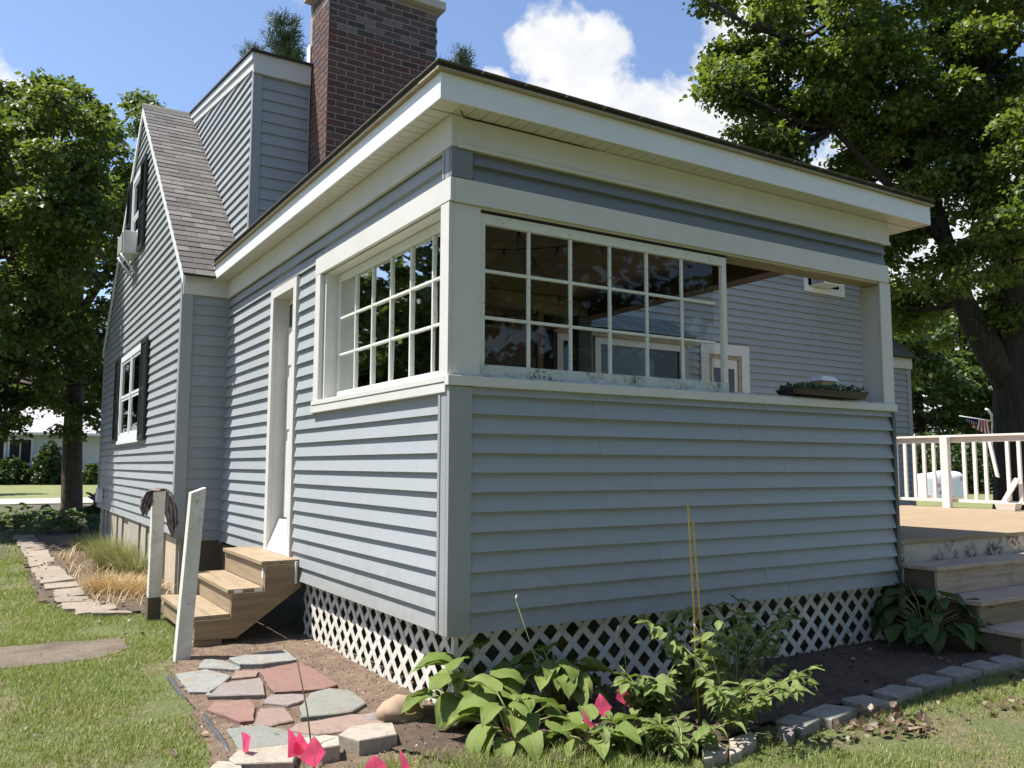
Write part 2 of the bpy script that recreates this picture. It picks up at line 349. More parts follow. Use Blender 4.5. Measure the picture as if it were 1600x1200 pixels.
# ================================================================ GROUND
def m_ground():
    m, nt, b, o = nmat('lawn_soil'); p = geo_pos(nt)
    c = ramp(nt, noise(nt, p, 30, 8, 0.7), [(0.3, (0.05, 0.06, 0.02)), (0.5, (0.10, 0.12, 0.035)), (0.7, (0.17, 0.16, 0.07))])
    c2 = ramp(nt, noise(nt, p, 20, 8, 0.7), [(0.3, (0.11, 0.08, 0.05)), (0.7, (0.24, 0.18, 0.115))])
    c = mix(nt, c, c2, ramp(nt, noise(nt, p, 1.1, 5, 0.6), [(0.5, 0), (0.62, 0.8)]))
    nt.links.new(c, b.inputs['Base Color']); b.inputs['Roughness'].default_value = 0.95
    bump(nt, b, noise(nt, p, 45, 6, 0.7), 0.8, 0.03); return m
def m_soil(name, a, c_, sc=16):
    m, nt, b, o = nmat(name); p = geo_pos(nt); n1 = noise(nt, p, sc, 9, 0.72)
    c = ramp(nt, n1, [(0.3, a), (0.72, c_)]); c = mix(nt, c, [k*0.6 for k in a], ramp(nt, noise(nt, p, 2.2, 4), [(0.45, 0), (0.7, 0.7)]))
    nt.links.new(c, b.inputs['Base Color']); b.inputs['Roughness'].default_value = 0.97
    bump(nt, b, noise(nt, p, sc*4, 7, 0.75), 0.9, 0.03); return m
LAWN = m_ground(); DIRT = m_soil('bare_dirt', (0.13, 0.088, 0.058), (0.31, 0.22, 0.15)); MULCH = m_soil('dark_bed_soil', (0.075, 0.05, 0.035), (0.19, 0.13, 0.09), 22)
PATH = m_soil('path_concrete', (0.14, 0.11, 0.08), (0.24, 0.19, 0.145), 12); ROAD = m_simple('road_asphalt', (0.34, 0.32, 0.29), 0.95, 0.15, 6)
tag(mesh('ground', [(-700, -400, 0), (700, -400, 0), (700, 900, 0), (-700, 900, 0)], [(0, 1, 2, 3)], LAWN), kind='structure')
def far_lawn():
    m, nt, b, o = nmat('far_lawn_grass'); p = geo_pos(nt, (0.4, 1.6, 1))
    c = ramp(nt, noise(nt, p, 1.2, 6, 0.6), [(0.3, (0.10, 0.125, 0.035)), (0.7, (0.21, 0.21, 0.08))]); nt.links.new(c, b.inputs['Base Color']); b.inputs['Roughness'].default_value = 1; return m
FARL = far_lawn()
tag(mesh('lawn', [(-60, 41.2, 0.004), (120, 41.2, 0.004), (120, 120, 0.004), (-60, 120, 0.004)], [(0, 1, 2, 3)], FARL), kind='structure')
tag(mesh('lawn', [(14.9, -12, 0.004), (120, -12, 0.004), (120, 34, 0.004), (14.9, 34, 0.004)], [(0, 1, 2, 3)], FARL), kind='structure')
tag(mesh('road', [(-120, 34.1, 0.008), (120, 34.1, 0.008), (120, 41.2, 0.008), (-120, 41.2, 0.008)], [(0, 1, 2, 3)], ROAD), kind='structure')
tag(box('kerb', -120, 120, 33.9, 34.1, 0, 0.035, BROWNB, b=0.01), kind='structure')
def patch(name, poly, z, mat, amp=0.012, step=0.05, edge=0.06):
    """irregular ground sheet: grid clipped by a polygon, with gentle relief"""
    xs = [p[0] for p in poly]; ys = [p[1] for p in poly]
    nx = int((max(xs)-min(xs))/step)+1; ny = int((max(ys)-min(ys))/step)+1; v, f, ix = [], [], {}
    def inside(x, y):
        c = False; j = len(poly)-1
        for i in range(len(poly)):
            if (poly[i][1] > y) != (poly[j][1] > y) and x < (poly[j][0]-poly[i][0])*(y-poly[i][1])/(poly[j][1]-poly[i][1])+poly[i][0]: c = not c
            j = i
        return c
    def vid(i, j):
        if (i, j) not in ix:
            x = min(xs)+i*step; y = min(ys)+j*step
            h = z + amp*(mn.noise(Vector((x*3, y*3, 1)))*1.2+mn.noise(Vector((x*11, y*11, 4)))*0.6+0.9)
            ix[(i, j)] = len(v); v.append((x, y, h))
        return ix[(i, j)]
    for i in range(nx):
        for j in range(ny):
            x = min(xs)+(i+0.5)*step; y = min(ys)+(j+0.5)*step
            w = edge*mn.noise(Vector((x*6, y*6, 9)))
            if inside(x+w, y+w): f.append((vid(i, j), vid(i+1, j), vid(i+1, j+1), vid(i, j+1)))
    return tag(mesh(name, v, f, mat, smooth=True), kind='structure')
patio_poly = [G(262, 1050)[:2], G(285, 1080)[:2], G(330, 1200)[:2], (-1.5, -0.75), (0.4, -0.8), (0.3, 0.1), (0.1, 2.9), (0.3, 4.4), (-0.6, 4.4), (-1.0, 2.75), (-1.12, 2.5)]
patch('dirt_patch', patio_poly, 0.006, DIRT, 0.010)
bed_poly = [(0.0, 0.3), (-0.45, 0.1), (-0.55, -0.35), (-0.35, -0.85), (0.2, -1.15), (0.8, -1.3), (1.3, -1.15), (1.9, -1.15), (3.0, -1.0), (4.0, -1.0), (4.9, -0.95), (5.2, -0.5), (4.9, 0.3)]
patch('flower_bed_soil', bed_poly, 0.012, MULCH, 0.02)
patch('side_bed_soil', [(-0.5, 4.9), (-1.0, 4.95), (-1.6, 5.5), (-1.95, 6.3), (-1.9, 13), (-1.6, 17.5), (-0.5, 17.0)], 0.010, m_soil('dry_bed_soil', (0.055, 0.04, 0.03), (0.19, 0.14, 0.095), 14), 0.02, 0.09)
patch('shaded_yard_soil', [(-12, 12.2), (-2.1, 11.6), (-1.9, 17), (5, 20), (12, 27), (12, 33), (-14, 33.5)], 0.004, m_soil('yard_soil', (0.05, 0.05, 0.03), (0.13, 0.12, 0.065), 3), 0.02, 0.35, 0.4)
patch('worn_path', [G(0, 1012)[:2], G(90, 1004)[:2], G(200, 998)[:2], G(215, 1010)[:2], G(150, 1032)[:2], G(0, 1046)[:2], (-4.5, 2.7), (-4.5, 3.7)], 0.004, PATH, 0.004, 0.03, 0.10)

# flagstones -------------------------------------------------------------
def m_stone(name, c, rough=0.85, var=0.3, sc=6, bmp=0.5):
    m, nt, b, o = nmat(name); p = geo_pos(nt); g = noise(nt, p, sc, 8, 0.65)
    col = mix(nt, [k*(1-var) for k in c], [min(1, k*(1+var)) for k in c], g)
    col = mix(nt, col, [c[0]*0.55, c[1]*0.62, c[2]*0.6], ramp(nt, noise(nt, p, 19, 7, 0.7), [(0.52, 0), (0.66, 0.75)]))
    col = mix(nt, col, (0.22, 0.155, 0.10), ramp(nt, noise(nt, p, 8, 9, 0.75), [(0.5, 0), (0.68, 0.8)]))
    col = mix(nt, col, [k*0.6 for k in c], math_(nt, 'MULTIPLY', rnd(nt), 0.4))
    nt.links.new(col, b.inputs['Base Color']); b.inputs['Roughness'].default_value = rough
    bump(nt, b, math_(nt, 'ADD', g, noise(nt, p, 45, 6, 0.7)), bmp, 0.012); return m
FS = {'grey': m_stone('bluestone_grey', (0.22, 0.22, 0.205), 0.85, 0.28, 6, bmp=0.4), 'red': m_stone('red_sandstone', (0.21, 0.115, 0.095), 0.85, 0.25, 5, bmp=0.4),
      'pink': m_stone('pink_sandstone', (0.235, 0.165, 0.135), 0.85, 0.25, 6, bmp=0.4), 'mauve': m_stone('mauve_stone', (0.215, 0.185, 0.175), 0.85, 0.28, 6, bmp=0.4),
      'green': m_stone('greenish_stone', (0.20, 0.205, 0.18), 0.85, 0.25, 6, bmp=0.4), 'pale': m_stone('pale_cast_block', (0.36, 0.32, 0.26), 0.9, 0.2, 12, bmp=0.4),
      'slate': m_stone('weathered_paver', (0.27, 0.26, 0.23), 0.92, 0.35, 9, bmp=0.5)}
def slab(name, poly, z0, z1, mat, label, cat, group, rough=0.008, parent=None, tilt=(0, 0)):
    pts = []
    n = len(poly)
    for i in range(n):
        a, b = poly[i], poly[(i+1) % n]; L = math.hypot(b[0]-a[0], b[1]-a[1]); k = max(1, int(L/0.07))
        for j in range(k):
            t = j/k; x = a[0]+(b[0]-a[0])*t; y = a[1]+(b[1]-a[1])*t; q = rough if j else rough*0.4
            pts.append((x+random.uniform(-q, q), y+random.uniform(-q, q)))
    cx = sum(p[0] for p in pts)/len(pts); cy = sum(p[1] for p in pts)/len(pts); m = len(pts); v = []
    for s, z in ((1.0, z0), (1.0, z1-0.006), (0.965, z1)):
        for p in pts:
            dx, dy = (p[0]-cx)*s, (p[1]-cy)*s
            v.append((dx, dy, z-z0 + (tilt[0]*dx+tilt[1]*dy + random.uniform(-0.0012, 0.0012) if z > z0 else 0)))
    v.append((0, 0, z1-z0+0.001))
    f = [(l*m+i, l*m+(i+1) % m, (l+1)*m+(i+1) % m, (l+1)*m+i) for l in (0, 1) for i in range(m)] + [(2*m+i, 2*m+(i+1) % m, 3*m) for i in range(m)]
    o = mesh(name, v, f, mat); o.location = (cx, cy, z0); tag(o, label, cat, group); return o
def zc(pts, z=0.03): return [G(250+x/4, 1000+y/4, z)[:2] for x, y in pts]
flags = [
 ('grey', [(105, 215), (290, 188), (440, 225), (400, 262), (310, 320), (190, 322)], 'pale grey flagstone nearest the foot of the white stair post', 0.035),
 ('grey', [(245, 175), (275, 125), (330, 122), (440, 145), (500, 172), (490, 185)], 'small grey flagstone just under the bottom stair, touching the pale one', 0.035),
 ('grey', [(440, 130), (640, 92), (775, 82), (850, 138), (640, 165), (505, 165)], 'long grey flagstone half in the shade of the stairs', 0.055),
 ('pink', [(450, 238), (470, 192), (620, 188), (600, 224)], 'small narrow pink flagstone between the grey ones near the stairs', 0.03),
 ('mauve', [(308, 360), (400, 280), (620, 250), (640, 275), (650, 350)], 'mauve grey half-round flagstone in the middle of the left side', 0.045),
 ('red', [(628, 200), (860, 152), (960, 192), (1100, 285), (1010, 312), (720, 330), (680, 285)], 'largest flagstone, red sandstone with a dark rod standing on it', 0.045),
 ('red', [(300, 435), (340, 392), (560, 375), (592, 420), (585, 500), (500, 508)], 'orange red flagstone at the left edge by the grass', 0.035),
 ('mauve', [(645, 395), (700, 345), (890, 342), (915, 372), (800, 410)], 'small buff flagstone in the centre of the patio', 0.035),
 ('green', [(880, 425), (945, 345), (1060, 315), (1180, 328), (1278, 402), (1190, 455), (890, 490)], 'greenish grey flagstone nearest to the white lattice', 0.045),
 ('pink', [(585, 525), (625, 432), (770, 420), (832, 500), (700, 530)], 'pink flagstone between the orange one and the greenish one', 0.03),
 ('pink', [(815, 560), (860, 525), (1190, 468), (1330, 458), (1395, 512), (1240, 560), (1000, 585)], 'long pinkish flagstone behind the pale cast blocks', 0.032),
 ('green', [(432, 555), (640, 535), (860, 585), (990, 600), (800, 650), (500, 690)], 'grey green flagstone behind the leftmost pink flag', 0.032)]
def grow(pl, k=1.05):
    cx = sum(p[0] for p in pl)/len(pl); cy = sum(p[1] for p in pl)/len(pl); return [(cx+(x-cx)*k, cy+(y-cy)*k) for x, y in pl]
for k, pl, lb, h in flags: slab('flagstone', zc(grow(pl)), 0.004, h, FS[k], lb, 'flagstone', 'flagstones of the small patio')
def blk(pts, z, h, lb, grp='pale cast blocks edging the patio'):
    slab('edging_block', [G(250+x/4, 1000+y/4, z)[:2] for x, y in pts], z-h, z, FS['pale'], lb, 'edging block', grp, 0.003)
blk([(1115, 588), (1190, 540), (1330, 516), (1455, 515), (1483, 585), (1245, 626)], 0.10, 0.10, 'pale six-sided cast block nearest the boulder at the lattice corner')
blk([(870, 615), (1030, 590), (1118, 600), (1125, 655), (1010, 672), (905, 662)], 0.10, 0.10, 'pale cast block behind the cluster of three pink flags')
blk([(430, 735), (480, 690), (800, 650), (860, 675), (830, 760), (470, 770)], 0.07, 0.08, 'wide pale edging block left of the three pink flags')
blk([(310, 800), (360, 755), (500, 762), (520, 812), (380, 850)], 0.06, 0.08, 'pale edging block at the bottom edge of the picture')
# grey pavers edging the right-hand bed
def z3(pts, z=0.06): return [G(1100+x/3.2, 980+y/3.2, z)[:2] for x, y in pts]
pv = [[(350, 462), (425, 432), (590, 462), (485, 515)], [(475, 430), (600, 378), (775, 405), (640, 465)], [(680, 355), (790, 328), (960, 375), (800, 403)],
      [(835, 320), (935, 283), (1100, 300), (965, 350)], [(1000, 262), (1095, 232), (1250, 255), (1120, 295)], [(1145, 218), (1240, 188), (1400, 215), (1270, 250)],
      [(1280, 182), (1380, 163), (1510, 190), (1400, 210)], [(1415, 155), (1500, 132), (1620, 160), (1500, 192)]]
nm = ['first from the weeds', 'second from the weeds', 'third from the weeds', 'fourth from the weeds', 'fourth from the deck steps', 'third from the deck steps', 'second from the deck steps', 'beside the lowest deck step']
for i, p in enumerate(pv): slab('paver', z3(grow(p, 0.93)), 0.002, 0.06, FS['slate'], 'dark grey square bed paver, %s' % nm[i], 'paver', 'grey pavers edging the bed under the porch', 0.006, tilt=(random.uniform(-.04, .04), random.uniform(-.04, .04)))
st = [([(0, 585), (60, 572), (125, 600), (105, 632), (0, 662)], 'flat broken buff stone at the left end of the row under the weeds'), ([(125, 560), (230, 515), (262, 560), (185, 618), (132, 640)], 'cracked buff stone in the sun under the weeds'),
      ([(365, 495), (470, 500), (440, 545), (372, 525)], 'small triangular buff stone against the darkest paver')]
for p, lb in st: slab('border_stone', z3(p, 0.05), 0.0, 0.05, FS['mauve'] if 'triang' in lb else FS['pale'], lb, 'stone', 'broken stones edging the bed', 0.012)
EDG = m_stone('bed_edge_stone', (0.27, 0.225, 0.18), 0.9, 0.35, 7)
# thin stones edging the left bed
lp = [(38, 838), (44, 846), (52, 856), (58, 866), (66, 876), (72, 886), (80, 896), (88, 905), (96, 914), (104, 924), (115, 934), (128, 944), (150, 951), (176, 955)]
ordn = ['farthest', 'second farthest', 'third farthest', 'fourth farthest', 'fifth farthest', 'sixth farthest', 'seventh farthest', 'seventh nearest', 'sixth nearest', 'fifth nearest', 'fourth nearest', 'third nearest', 'second nearest', 'nearest']
gl = [G(x, y, 0.05) for x, y in lp]
for i in range(len(lp)):
    x, y, _ = gl[i]; yn = gl[min(i+1, len(gl)-1)][1]; yp = gl[max(i-1, 0)][1]; d = max(0.22, (yp-yn)/2*1.0); w = 0.2
    sk = random.uniform(-0.05, 0.05)
    slab('border_stone', [(x-w, y-d/2+sk), (x+w*0.9, y-d/2-sk), (x+w, y+d/2-sk*0.4), (x-w*0.9, y+d/2)], 0.0, 0.045+random.uniform(-.01, .015), EDG,
         'thin flat stone edging the side bed, %s from the porch steps' % (ordn[i].replace('nearest', 'nearest')), 'stone', 'flat stones edging the side bed', 0.012, tilt=(random.uniform(-.1, .1), random.uniform(-.05, .05)))
# boulder
def rock(name, c, r, mat, label, cat='rock', group=None, seed=0):
    import bmesh
    bm = bmesh.new(); bmesh.ops.create_icosphere(bm, subdivisions=3, radius=1)
    for v in bm.verts:
        n_ = mn.noise(v.co*1.3+Vector((seed, 0, 0)))*0.35 + mn.noise(v.co*4+Vector((seed, 3, 0)))*0.08; v.co = Vector((v.co.x*r[0], v.co.y*r[1], v.co.z*r[2]))*(1+n_)
    me = bpy.data.meshes.new(name); bm.to_mesh(me); bm.free(); me.materials.append(mat); me.polygons.foreach_set('use_smooth', [True]*len(me.polygons)); o = link(name, me); o.location = c; tag(o, label, cat, group); return o
bx, by, _ = G(632, 1130)
rock('boulder', (bx, by+0.03, 0.05), (0.15, 0.12, 0.11), m_simple('boulder_stone', (0.30, 0.21, 0.14), 0.9, 0.35, 7, bmp=0.5), 'brown rounded boulder between the lattice corner and the pale block')
rock('rock', (G(605, 1135)[0]-0.02, G(605, 1135)[1]+0.1, 0.01), (0.09, 0.07, 0.05), FS['mauve'], 'small flat stone tucked behind the boulder', seed=4)
# black plastic edging
ep = [G(250+x/4, 1000+y/4, -0.004+0.016*math.sin(x*0.021+0.4)) for x, y in ((60, 235), (130, 340), (220, 420), (290, 500), (320, 550), (370, 610), (410, 670), (440, 740))]
tag(tube('edging_pipe', ep, 0.020, m_simple('black_edging_plastic', (0.06, 0.06, 0.065), 0.5, 0.3), n=10), 'dark corrugated plastic edging pipe between lawn and flagstones', 'garden edging')

# ================================================================ PORCH
PW, PD = 4.62, 6.09
porch = tag(empty('porch'), 'enclosed side porch in blue grey clapboard with white windows and flat roof', 'porch')
def trimbox(*a, **k): return box(*a, **k)
FY = ((0, 0), (1, 0), (0, -1)); LX = ((0, 0), (0, 1), (-1, 0))
# front half wall
fw = box('front_wall', 0.02, PW-0.02, 0.0, 0.14, 0.54, 2.09, SIDECOR, porch)
clapwall(fw, *FY, 0.522, 2.10, 0.13, PW-0.035, ob=0.035)
BAND = m_siding('shade_darkened_band_siding', (0.16, 0.178, 0.195))  # front siding band darkened in colour for the shade under the soffit
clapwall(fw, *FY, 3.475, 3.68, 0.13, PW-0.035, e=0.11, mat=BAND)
box('corner_trim', -0.040, 0.128, -0.040, -0.001, 0.515, 2.094, SIDECOR, fw, b=0.004)
box('corner_trim', PW-0.035, PW+0.012, -0.041, 0.15, 0.52, 2.09, m_simple('dark_j_channel', (0.05, 0.06, 0.065), 0.5), fw, b=0.003)
box('header_backing', 0.02, PW-0.02, 0.002, 0.16, 3.30, 3.90, WHITE, porch)
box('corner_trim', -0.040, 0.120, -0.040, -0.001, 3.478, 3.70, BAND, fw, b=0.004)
# left wall: a runs along +Y; butt edges
lw = boxes('left_wall', [(0.0, 0.14, 0.002, 3.28, 0.54, 2.09), (0.0, 0.14, 2.5, 3.28, 2.09, 3.70), (0.0, 0.14, 4.0, PD, 0.62, 3.70), (0.0, 0.14, 0.002, PD, 3.42, 3.90)], SIDECOR, porch)
holes = [(3.18, 4.09, 0.4, 3.46), (-0.1, 2.64, 2.05, 3.475)]
clapwall(lw, *LX, 0.522, 3.68, 0.115, 3.25, holes=holes, ob=0.027)
clapwall(lw, *LX, 0.522+EXP, 3.68, 3.25, PD-0.02, holes=holes, ob=0.027)
for q_ in [(-0.0399, -0.001, -0.0005, 0.075, 0.515, 2.06), (-0.045, -0.001, 0.078, 0.112, 0.52, 2.06), (-0.0399, -0.001, -0.0005, 0.06, 3.478, 3.70), (-0.045, -0.001, 0.062, 0.09, 3.48, 3.70)]: box('corner_trim', *q_, SIDECOR, lw, b=0.003)
boxes('inside_corner_trim', [(-0.03, -0.001, PD-0.035, PD-0.002, 0.62, 3.68)], SIDECOR, lw, 0.003)
# sills and white trim
boxes('sill_board', [(-0.058, PW+0.02, -0.058, -0.001, 2.096, 2.162)], WHITE, porch, 0.004)
boxes('sill_board', [(-0.052, -0.001, 0.0, 2.66, 2.052, 2.118), (-0.0575, 0.10, 0.0, 2.64, 2.12, 2.1615)], WHITE, porch, 0.004)
box('sill_top', 0.0, PW, -0.02, 0.15, 2.163, 2.178, CHIP, porch, 0.003)
box('corner_board', -0.012, 0.198, -0.014, 0.10, 2.17, 3.31, WHITE, porch, b=0.003)
box('corner_board', -0.042, -0.0125, -0.014, 0.108, 2.165, 3.31, WHITE, porch, b=0.003)
box('front_header_board', -0.012, PW+0.004, -0.036, -0.001, 3.312, 3.474, WHITE, porch, b=0.003)
box('side_header_board', -0.044, -0.013, -0.036, 2.64, 3.315, 3.474, WHITE, porch, b=0.003)
box('header_soffit', 2.55, PW, 0.0, 0.17, 3.290, 3.3005, TAN, porch)
box('side_trim_board', -0.044, -0.001, 2.5, 2.63, 2.165, 3.313, WHITE, porch, b=0.003)
box('window_reveal', 0.0, 0.14, 2.452, 2.499, 2.163, 3.4, WHITE, porch)
box('window_reveal', 0.0, 0.14, 0.1, 2.452, 3.31, 3.40, WHITE, porch)
# frieze
box('frieze_board', -0.012, PW+0.02, -0.044, -0.001, 3.682, 3.895, SOFF, porch, b=0.003)
box('frieze_board', -0.046, -0.0125, -0.044, PD-0.002, 3.680, 3.895, SOFF, porch, b=0.003)
box('frieze_molding', 0.0, PW+0.02, -0.058, -0.0445, 3.672, 3.70, SOFF, porch, b=0.004)
# posts of the open bay
box('post', 4.523, 4.614, 0.001, 0.21, 2.165, 3.29, WHITE, porch, b=0.004)
box('post', 4.50, 4.66, -0.0205, -0.0005, 2.165, 3.311, WHITE, porch, b=0.003)
box('rear_post', 4.2, 4.42, 4.32, 4.50, 0.75, 3.62, m_simple('dark_green_post', (0.035, 0.045, 0.045), 0.6), porch, b=0.004)
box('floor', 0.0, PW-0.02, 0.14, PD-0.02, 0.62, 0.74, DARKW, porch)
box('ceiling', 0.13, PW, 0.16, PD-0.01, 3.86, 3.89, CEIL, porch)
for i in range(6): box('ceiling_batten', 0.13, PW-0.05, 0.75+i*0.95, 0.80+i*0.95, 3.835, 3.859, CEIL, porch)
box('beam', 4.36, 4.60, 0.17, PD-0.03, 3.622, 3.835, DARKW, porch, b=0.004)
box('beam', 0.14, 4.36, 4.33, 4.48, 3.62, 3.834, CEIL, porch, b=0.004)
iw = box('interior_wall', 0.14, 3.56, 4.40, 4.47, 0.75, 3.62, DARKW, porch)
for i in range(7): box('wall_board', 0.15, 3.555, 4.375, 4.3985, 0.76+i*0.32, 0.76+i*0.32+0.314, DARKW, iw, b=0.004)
box('wall_end_trim', 3.562, 3.65, 4.36, 4.47, 0.75, 3.62, m_wood('pinkish_trim', (0.22, 0.14, 0.11), (0.14, 0.09, 0.07), 2), porch, b=0.003)
box('light_switch', 2.87, 2.95, 4.362, 4.374, 2.98, 3.10, m_simple('switch_plate', (0.16, 0.14, 0.11), 0.5), porch, b=0.002)
box('shelf', 1.5, 3.20, 4.12, 4.374, 3.30, 3.33, CEIL, porch, b=0.003)
# interior lining of left wall, seen through the front sash
boxes('wall_lining', [(0.141, 0.152, 0.16, 3.28, 0.75, 2.1), (0.141, 0.152, 2.5, 3.28, 2.1, 3.83), (0.141, 0.152, 4.0, 4.37, 0.75, 3.83), (0.141, 0.152, 0.16, 4.0, 3.42, 3.83)], CEIL, porch)
# lattice windows ------------------------------------------------------------
def sash(frame_label, O, A, Nn, a0, a1, z0, z1, mat, open_pane=None, seed=0):
    """old 18-light sash in a local frame; each muntin and pane is its own piece"""
    rr = random.Random(seed)
    def bx(name, a, b, z, zz, o0, o1, m, parent, bevw=0.002):
        p = [P3(O, A, Nn, a, 0, o0), P3(O, A, Nn, b, 0, o1)]
        return box(name, min(p[0][0], p[1][0]), max(p[0][0], p[1][0]), min(p[0][1], p[1][1]), max(p[0][1], p[1][1]), z, zz, m, parent, b=bevw)
    fr = bx('window_frame', a0, a1, z1-0.075, z1-0.004, -0.02, 0.018, mat, porch)
    if frame_label: fr['label'] = frame_label
    bx('stile', a0, a0+0.05, z0, z1-0.0755, -0.02, 0.017, mat, fr); bx('stile', a1-0.125 if O[1] == 0 and Nn[1] else a1-0.05, a1, z0, z1-0.0755, -0.02, 0.017, mat, fr)
    bot = bx('bottom_rail', a0, a1, z0-0.002, z0+0.075, -0.022, 0.022, CHIP if Nn[1] else mat, fr)
    i0, i1 = a0+0.05, (a1-0.125 if Nn[1] else a1-0.05); zz0, zz1 = z0+0.075, z1-0.0755; mw = 0.022
    for i in range(1, 6):
        a = i0+(i1-i0)*i/6; bx('muntin', a-mw/2, a+mw/2, zz0, zz1, -0.014, 0.012, mat, fr, 0.004)
    for j in range(1, 3):
        z = zz0+(zz1-zz0)*j/3
        for i in range(6):
            a = i0+(i1-i0)*i/6; b = i0+(i1-i0)*(i+1)/6; bx('muntin', a+(mw/2 if i else 0), b-(mw/2 if i < 5 else 0), z-mw/2, z+mw/2, -0.013, 0.011, mat, fr, 0.004)
    for i in range(6):
        for j in range(3):
            if open_pane == (i, j): continue
            a = i0+(i1-i0)*i/6+0.008; b = i0+(i1-i0)*(i+1)/6-0.008; z = zz0+(zz1-zz0)*j/3+0.008; zt = zz0+(zz1-zz0)*(j+1)/3-0.008; t = rr.uniform(-0.0035, 0.0035); t2 = rr.uniform(-0.0035, 0.0035)
            q = [P3(O, A, Nn, a, z, -0.006+t), P3(O, A, Nn, b, z, -0.006-t), P3(O, A, Nn, b, zt, -0.006-t+t2), P3(O, A, Nn, a, zt, -0.006+t+t2)]
            c = q[0]; o = mesh('pane', [(p[0]-c[0], p[1]-c[1], p[2]-c[2]) for p in q], [(0, 1, 2, 3)], GLASS); o.location = c; par(o, fr)
    return fr
sash('front sash of eighteen small panes in old white paint', (0, 0.03), (1, 0), (0, -1), 0.199, 2.52, 2.178, 3.285, OLDW, seed=1)
sash('side sash of eighteen small panes, mostly reflecting trees', (0.125, 0), (0, 1), (-1, 0), 0.11, 2.452, 2.163, 3.309, OLDW, open_pane=(0, 0), seed=2)
box('window_gap', 0.2, 2.52, 0.002, 0.12, 3.286, 3.3000, BLACKIN, porch)
# roof ----------------------------------------------------------------------
rf = box('roof', -0.25, 5.07, -0.245, PD-0.12, 4.092, 4.118, ASPH, porch, b=0.008)
box('roof_deck', -0.17, 5.0, -0.17, PD+0.1, 4.0, 4.091, CEIL, rf)
box('fascia', -0.2165, 5.046, -0.2165, -0.2, 3.895, 4.072, ALU, rf, b=0.004)
box('fascia', -0.2165, -0.2, -0.1995, PD+0.06, 3.895, 4.072, ALU, rf, b=0.004)
box('fascia', 5.03, 5.046, -0.1995, PD+0.06, 3.895, 4.072, ALU, rf, b=0.004)
box('drip_edge', -0.25, 5.07, -0.25, -0.2, 4.0725, 4.091, TAN, rf, b=0.004)
box('drip_edge', -0.25, -0.2, -0.1995, PD-0.05, 4.0725, 4.091, TAN, rf, b=0.004)
for k in range(int((5.24)/0.105)):        # soffit strips, front overhang
    x = -0.04+k*0.105
    if x > 4.93: break
    box('soffit_panel', x, x+0.098, -0.199, -0.0455, 3.896, 3.904, SOFF, rf)
for k in range(int(6.2/0.105)):
    y = -0.03+k*0.105
    if y > PD-0.1: break
    box('soffit_panel', -0.199, -0.0465, y, y+0.098, 3.896, 3.904, SOFF, rf)
boxes('soffit_panel', [(-0.199, -0.045, -0.199, -0.047, 3.896, 3.904)], SOFF, rf)
for k in range(int(6.0/0.105)):
    y = -0.03+k*0.105; box('soffit_panel', PW+0.02, 5.029, y, y+0.098, 3.896, 3.904, SOFF, rf)
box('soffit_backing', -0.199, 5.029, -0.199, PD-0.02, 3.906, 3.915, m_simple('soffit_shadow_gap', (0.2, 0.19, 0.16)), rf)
# shingle tabs along the porch roof edge
for k in range(16):
    x = -0.262+k*0.333; box('shingle', x, min(x+0.328, 5.085), -0.268, 0.05, 4.1185, 4.126, SHING[0], rf)
for k in range(18):
    y = 0.055+k*0.325; box('shingle', -0.268, 0.02, y, y+0.32, 4.1185, 4.126, SHING[0], rf)
# door ------------------------------------------------------------------------
boxes('door_casing', [(-0.044, -0.001, 3.20, 3.30, 0.62, 3.43), (-0.044, -0.001, 3.98, 4.08, 0.62, 3.43), (-0.044, -0.001, 3.301, 3.979, 3.335, 3.43)], WHITE, porch, 0.003)
boxes('door_jamb', [(0.0, 0.16, 3.281, 3.30, 0.75, 3.40), (0.0, 0.16, 3.98, 3.999, 0.75, 3.40), (0.0, 0.16, 3.3005, 3.9795, 3.335, 3.40)], WHITE, porch, 0.002)
dr = box('door', 0.12, 0.155, 3.302, 3.978, 0.84, 3.33, m_paint('door_paint', (0.72, 0.68, 0.63), 0.5, 0.1), porch, b=0.002)
for zz in ((2.62, 2.95), (1.95, 2.5), (1.05, 1.83)):
    for yy in ((3.36, 3.60), (3.68, 3.92)):
        box('door_panel', 0.108, 0.119, yy[0], yy[1], zz[0], zz[1], WHITE, dr, b=0.006)
box('door_glass', 0.112, 0.119, 3.36, 3.92, 3.03, 3.27, GLASSD, dr)
box('threshold', 0.06, 0.16, 3.30, 3.98, 0.74, 0.835, CONC, porch, b=0.005)
tb = mesh('loose_board', [(-0.03, 3.31, 0.717), (-0.03, 3.975, 0.717), (0.085, 3.975, 1.03), (0.085, 3.31, 1.03), (-0.042, 3.31, 0.72), (-0.042, 3.975, 0.72), (0.073, 3.975, 1.035), (0.073, 3.31, 1.035)], BF, m_paint('white_board', (0.82, 0.80, 0.78), 0.4, 0.03))
tag(tb, 'plain white board leaning on the door threshold at the top stair', 'board')
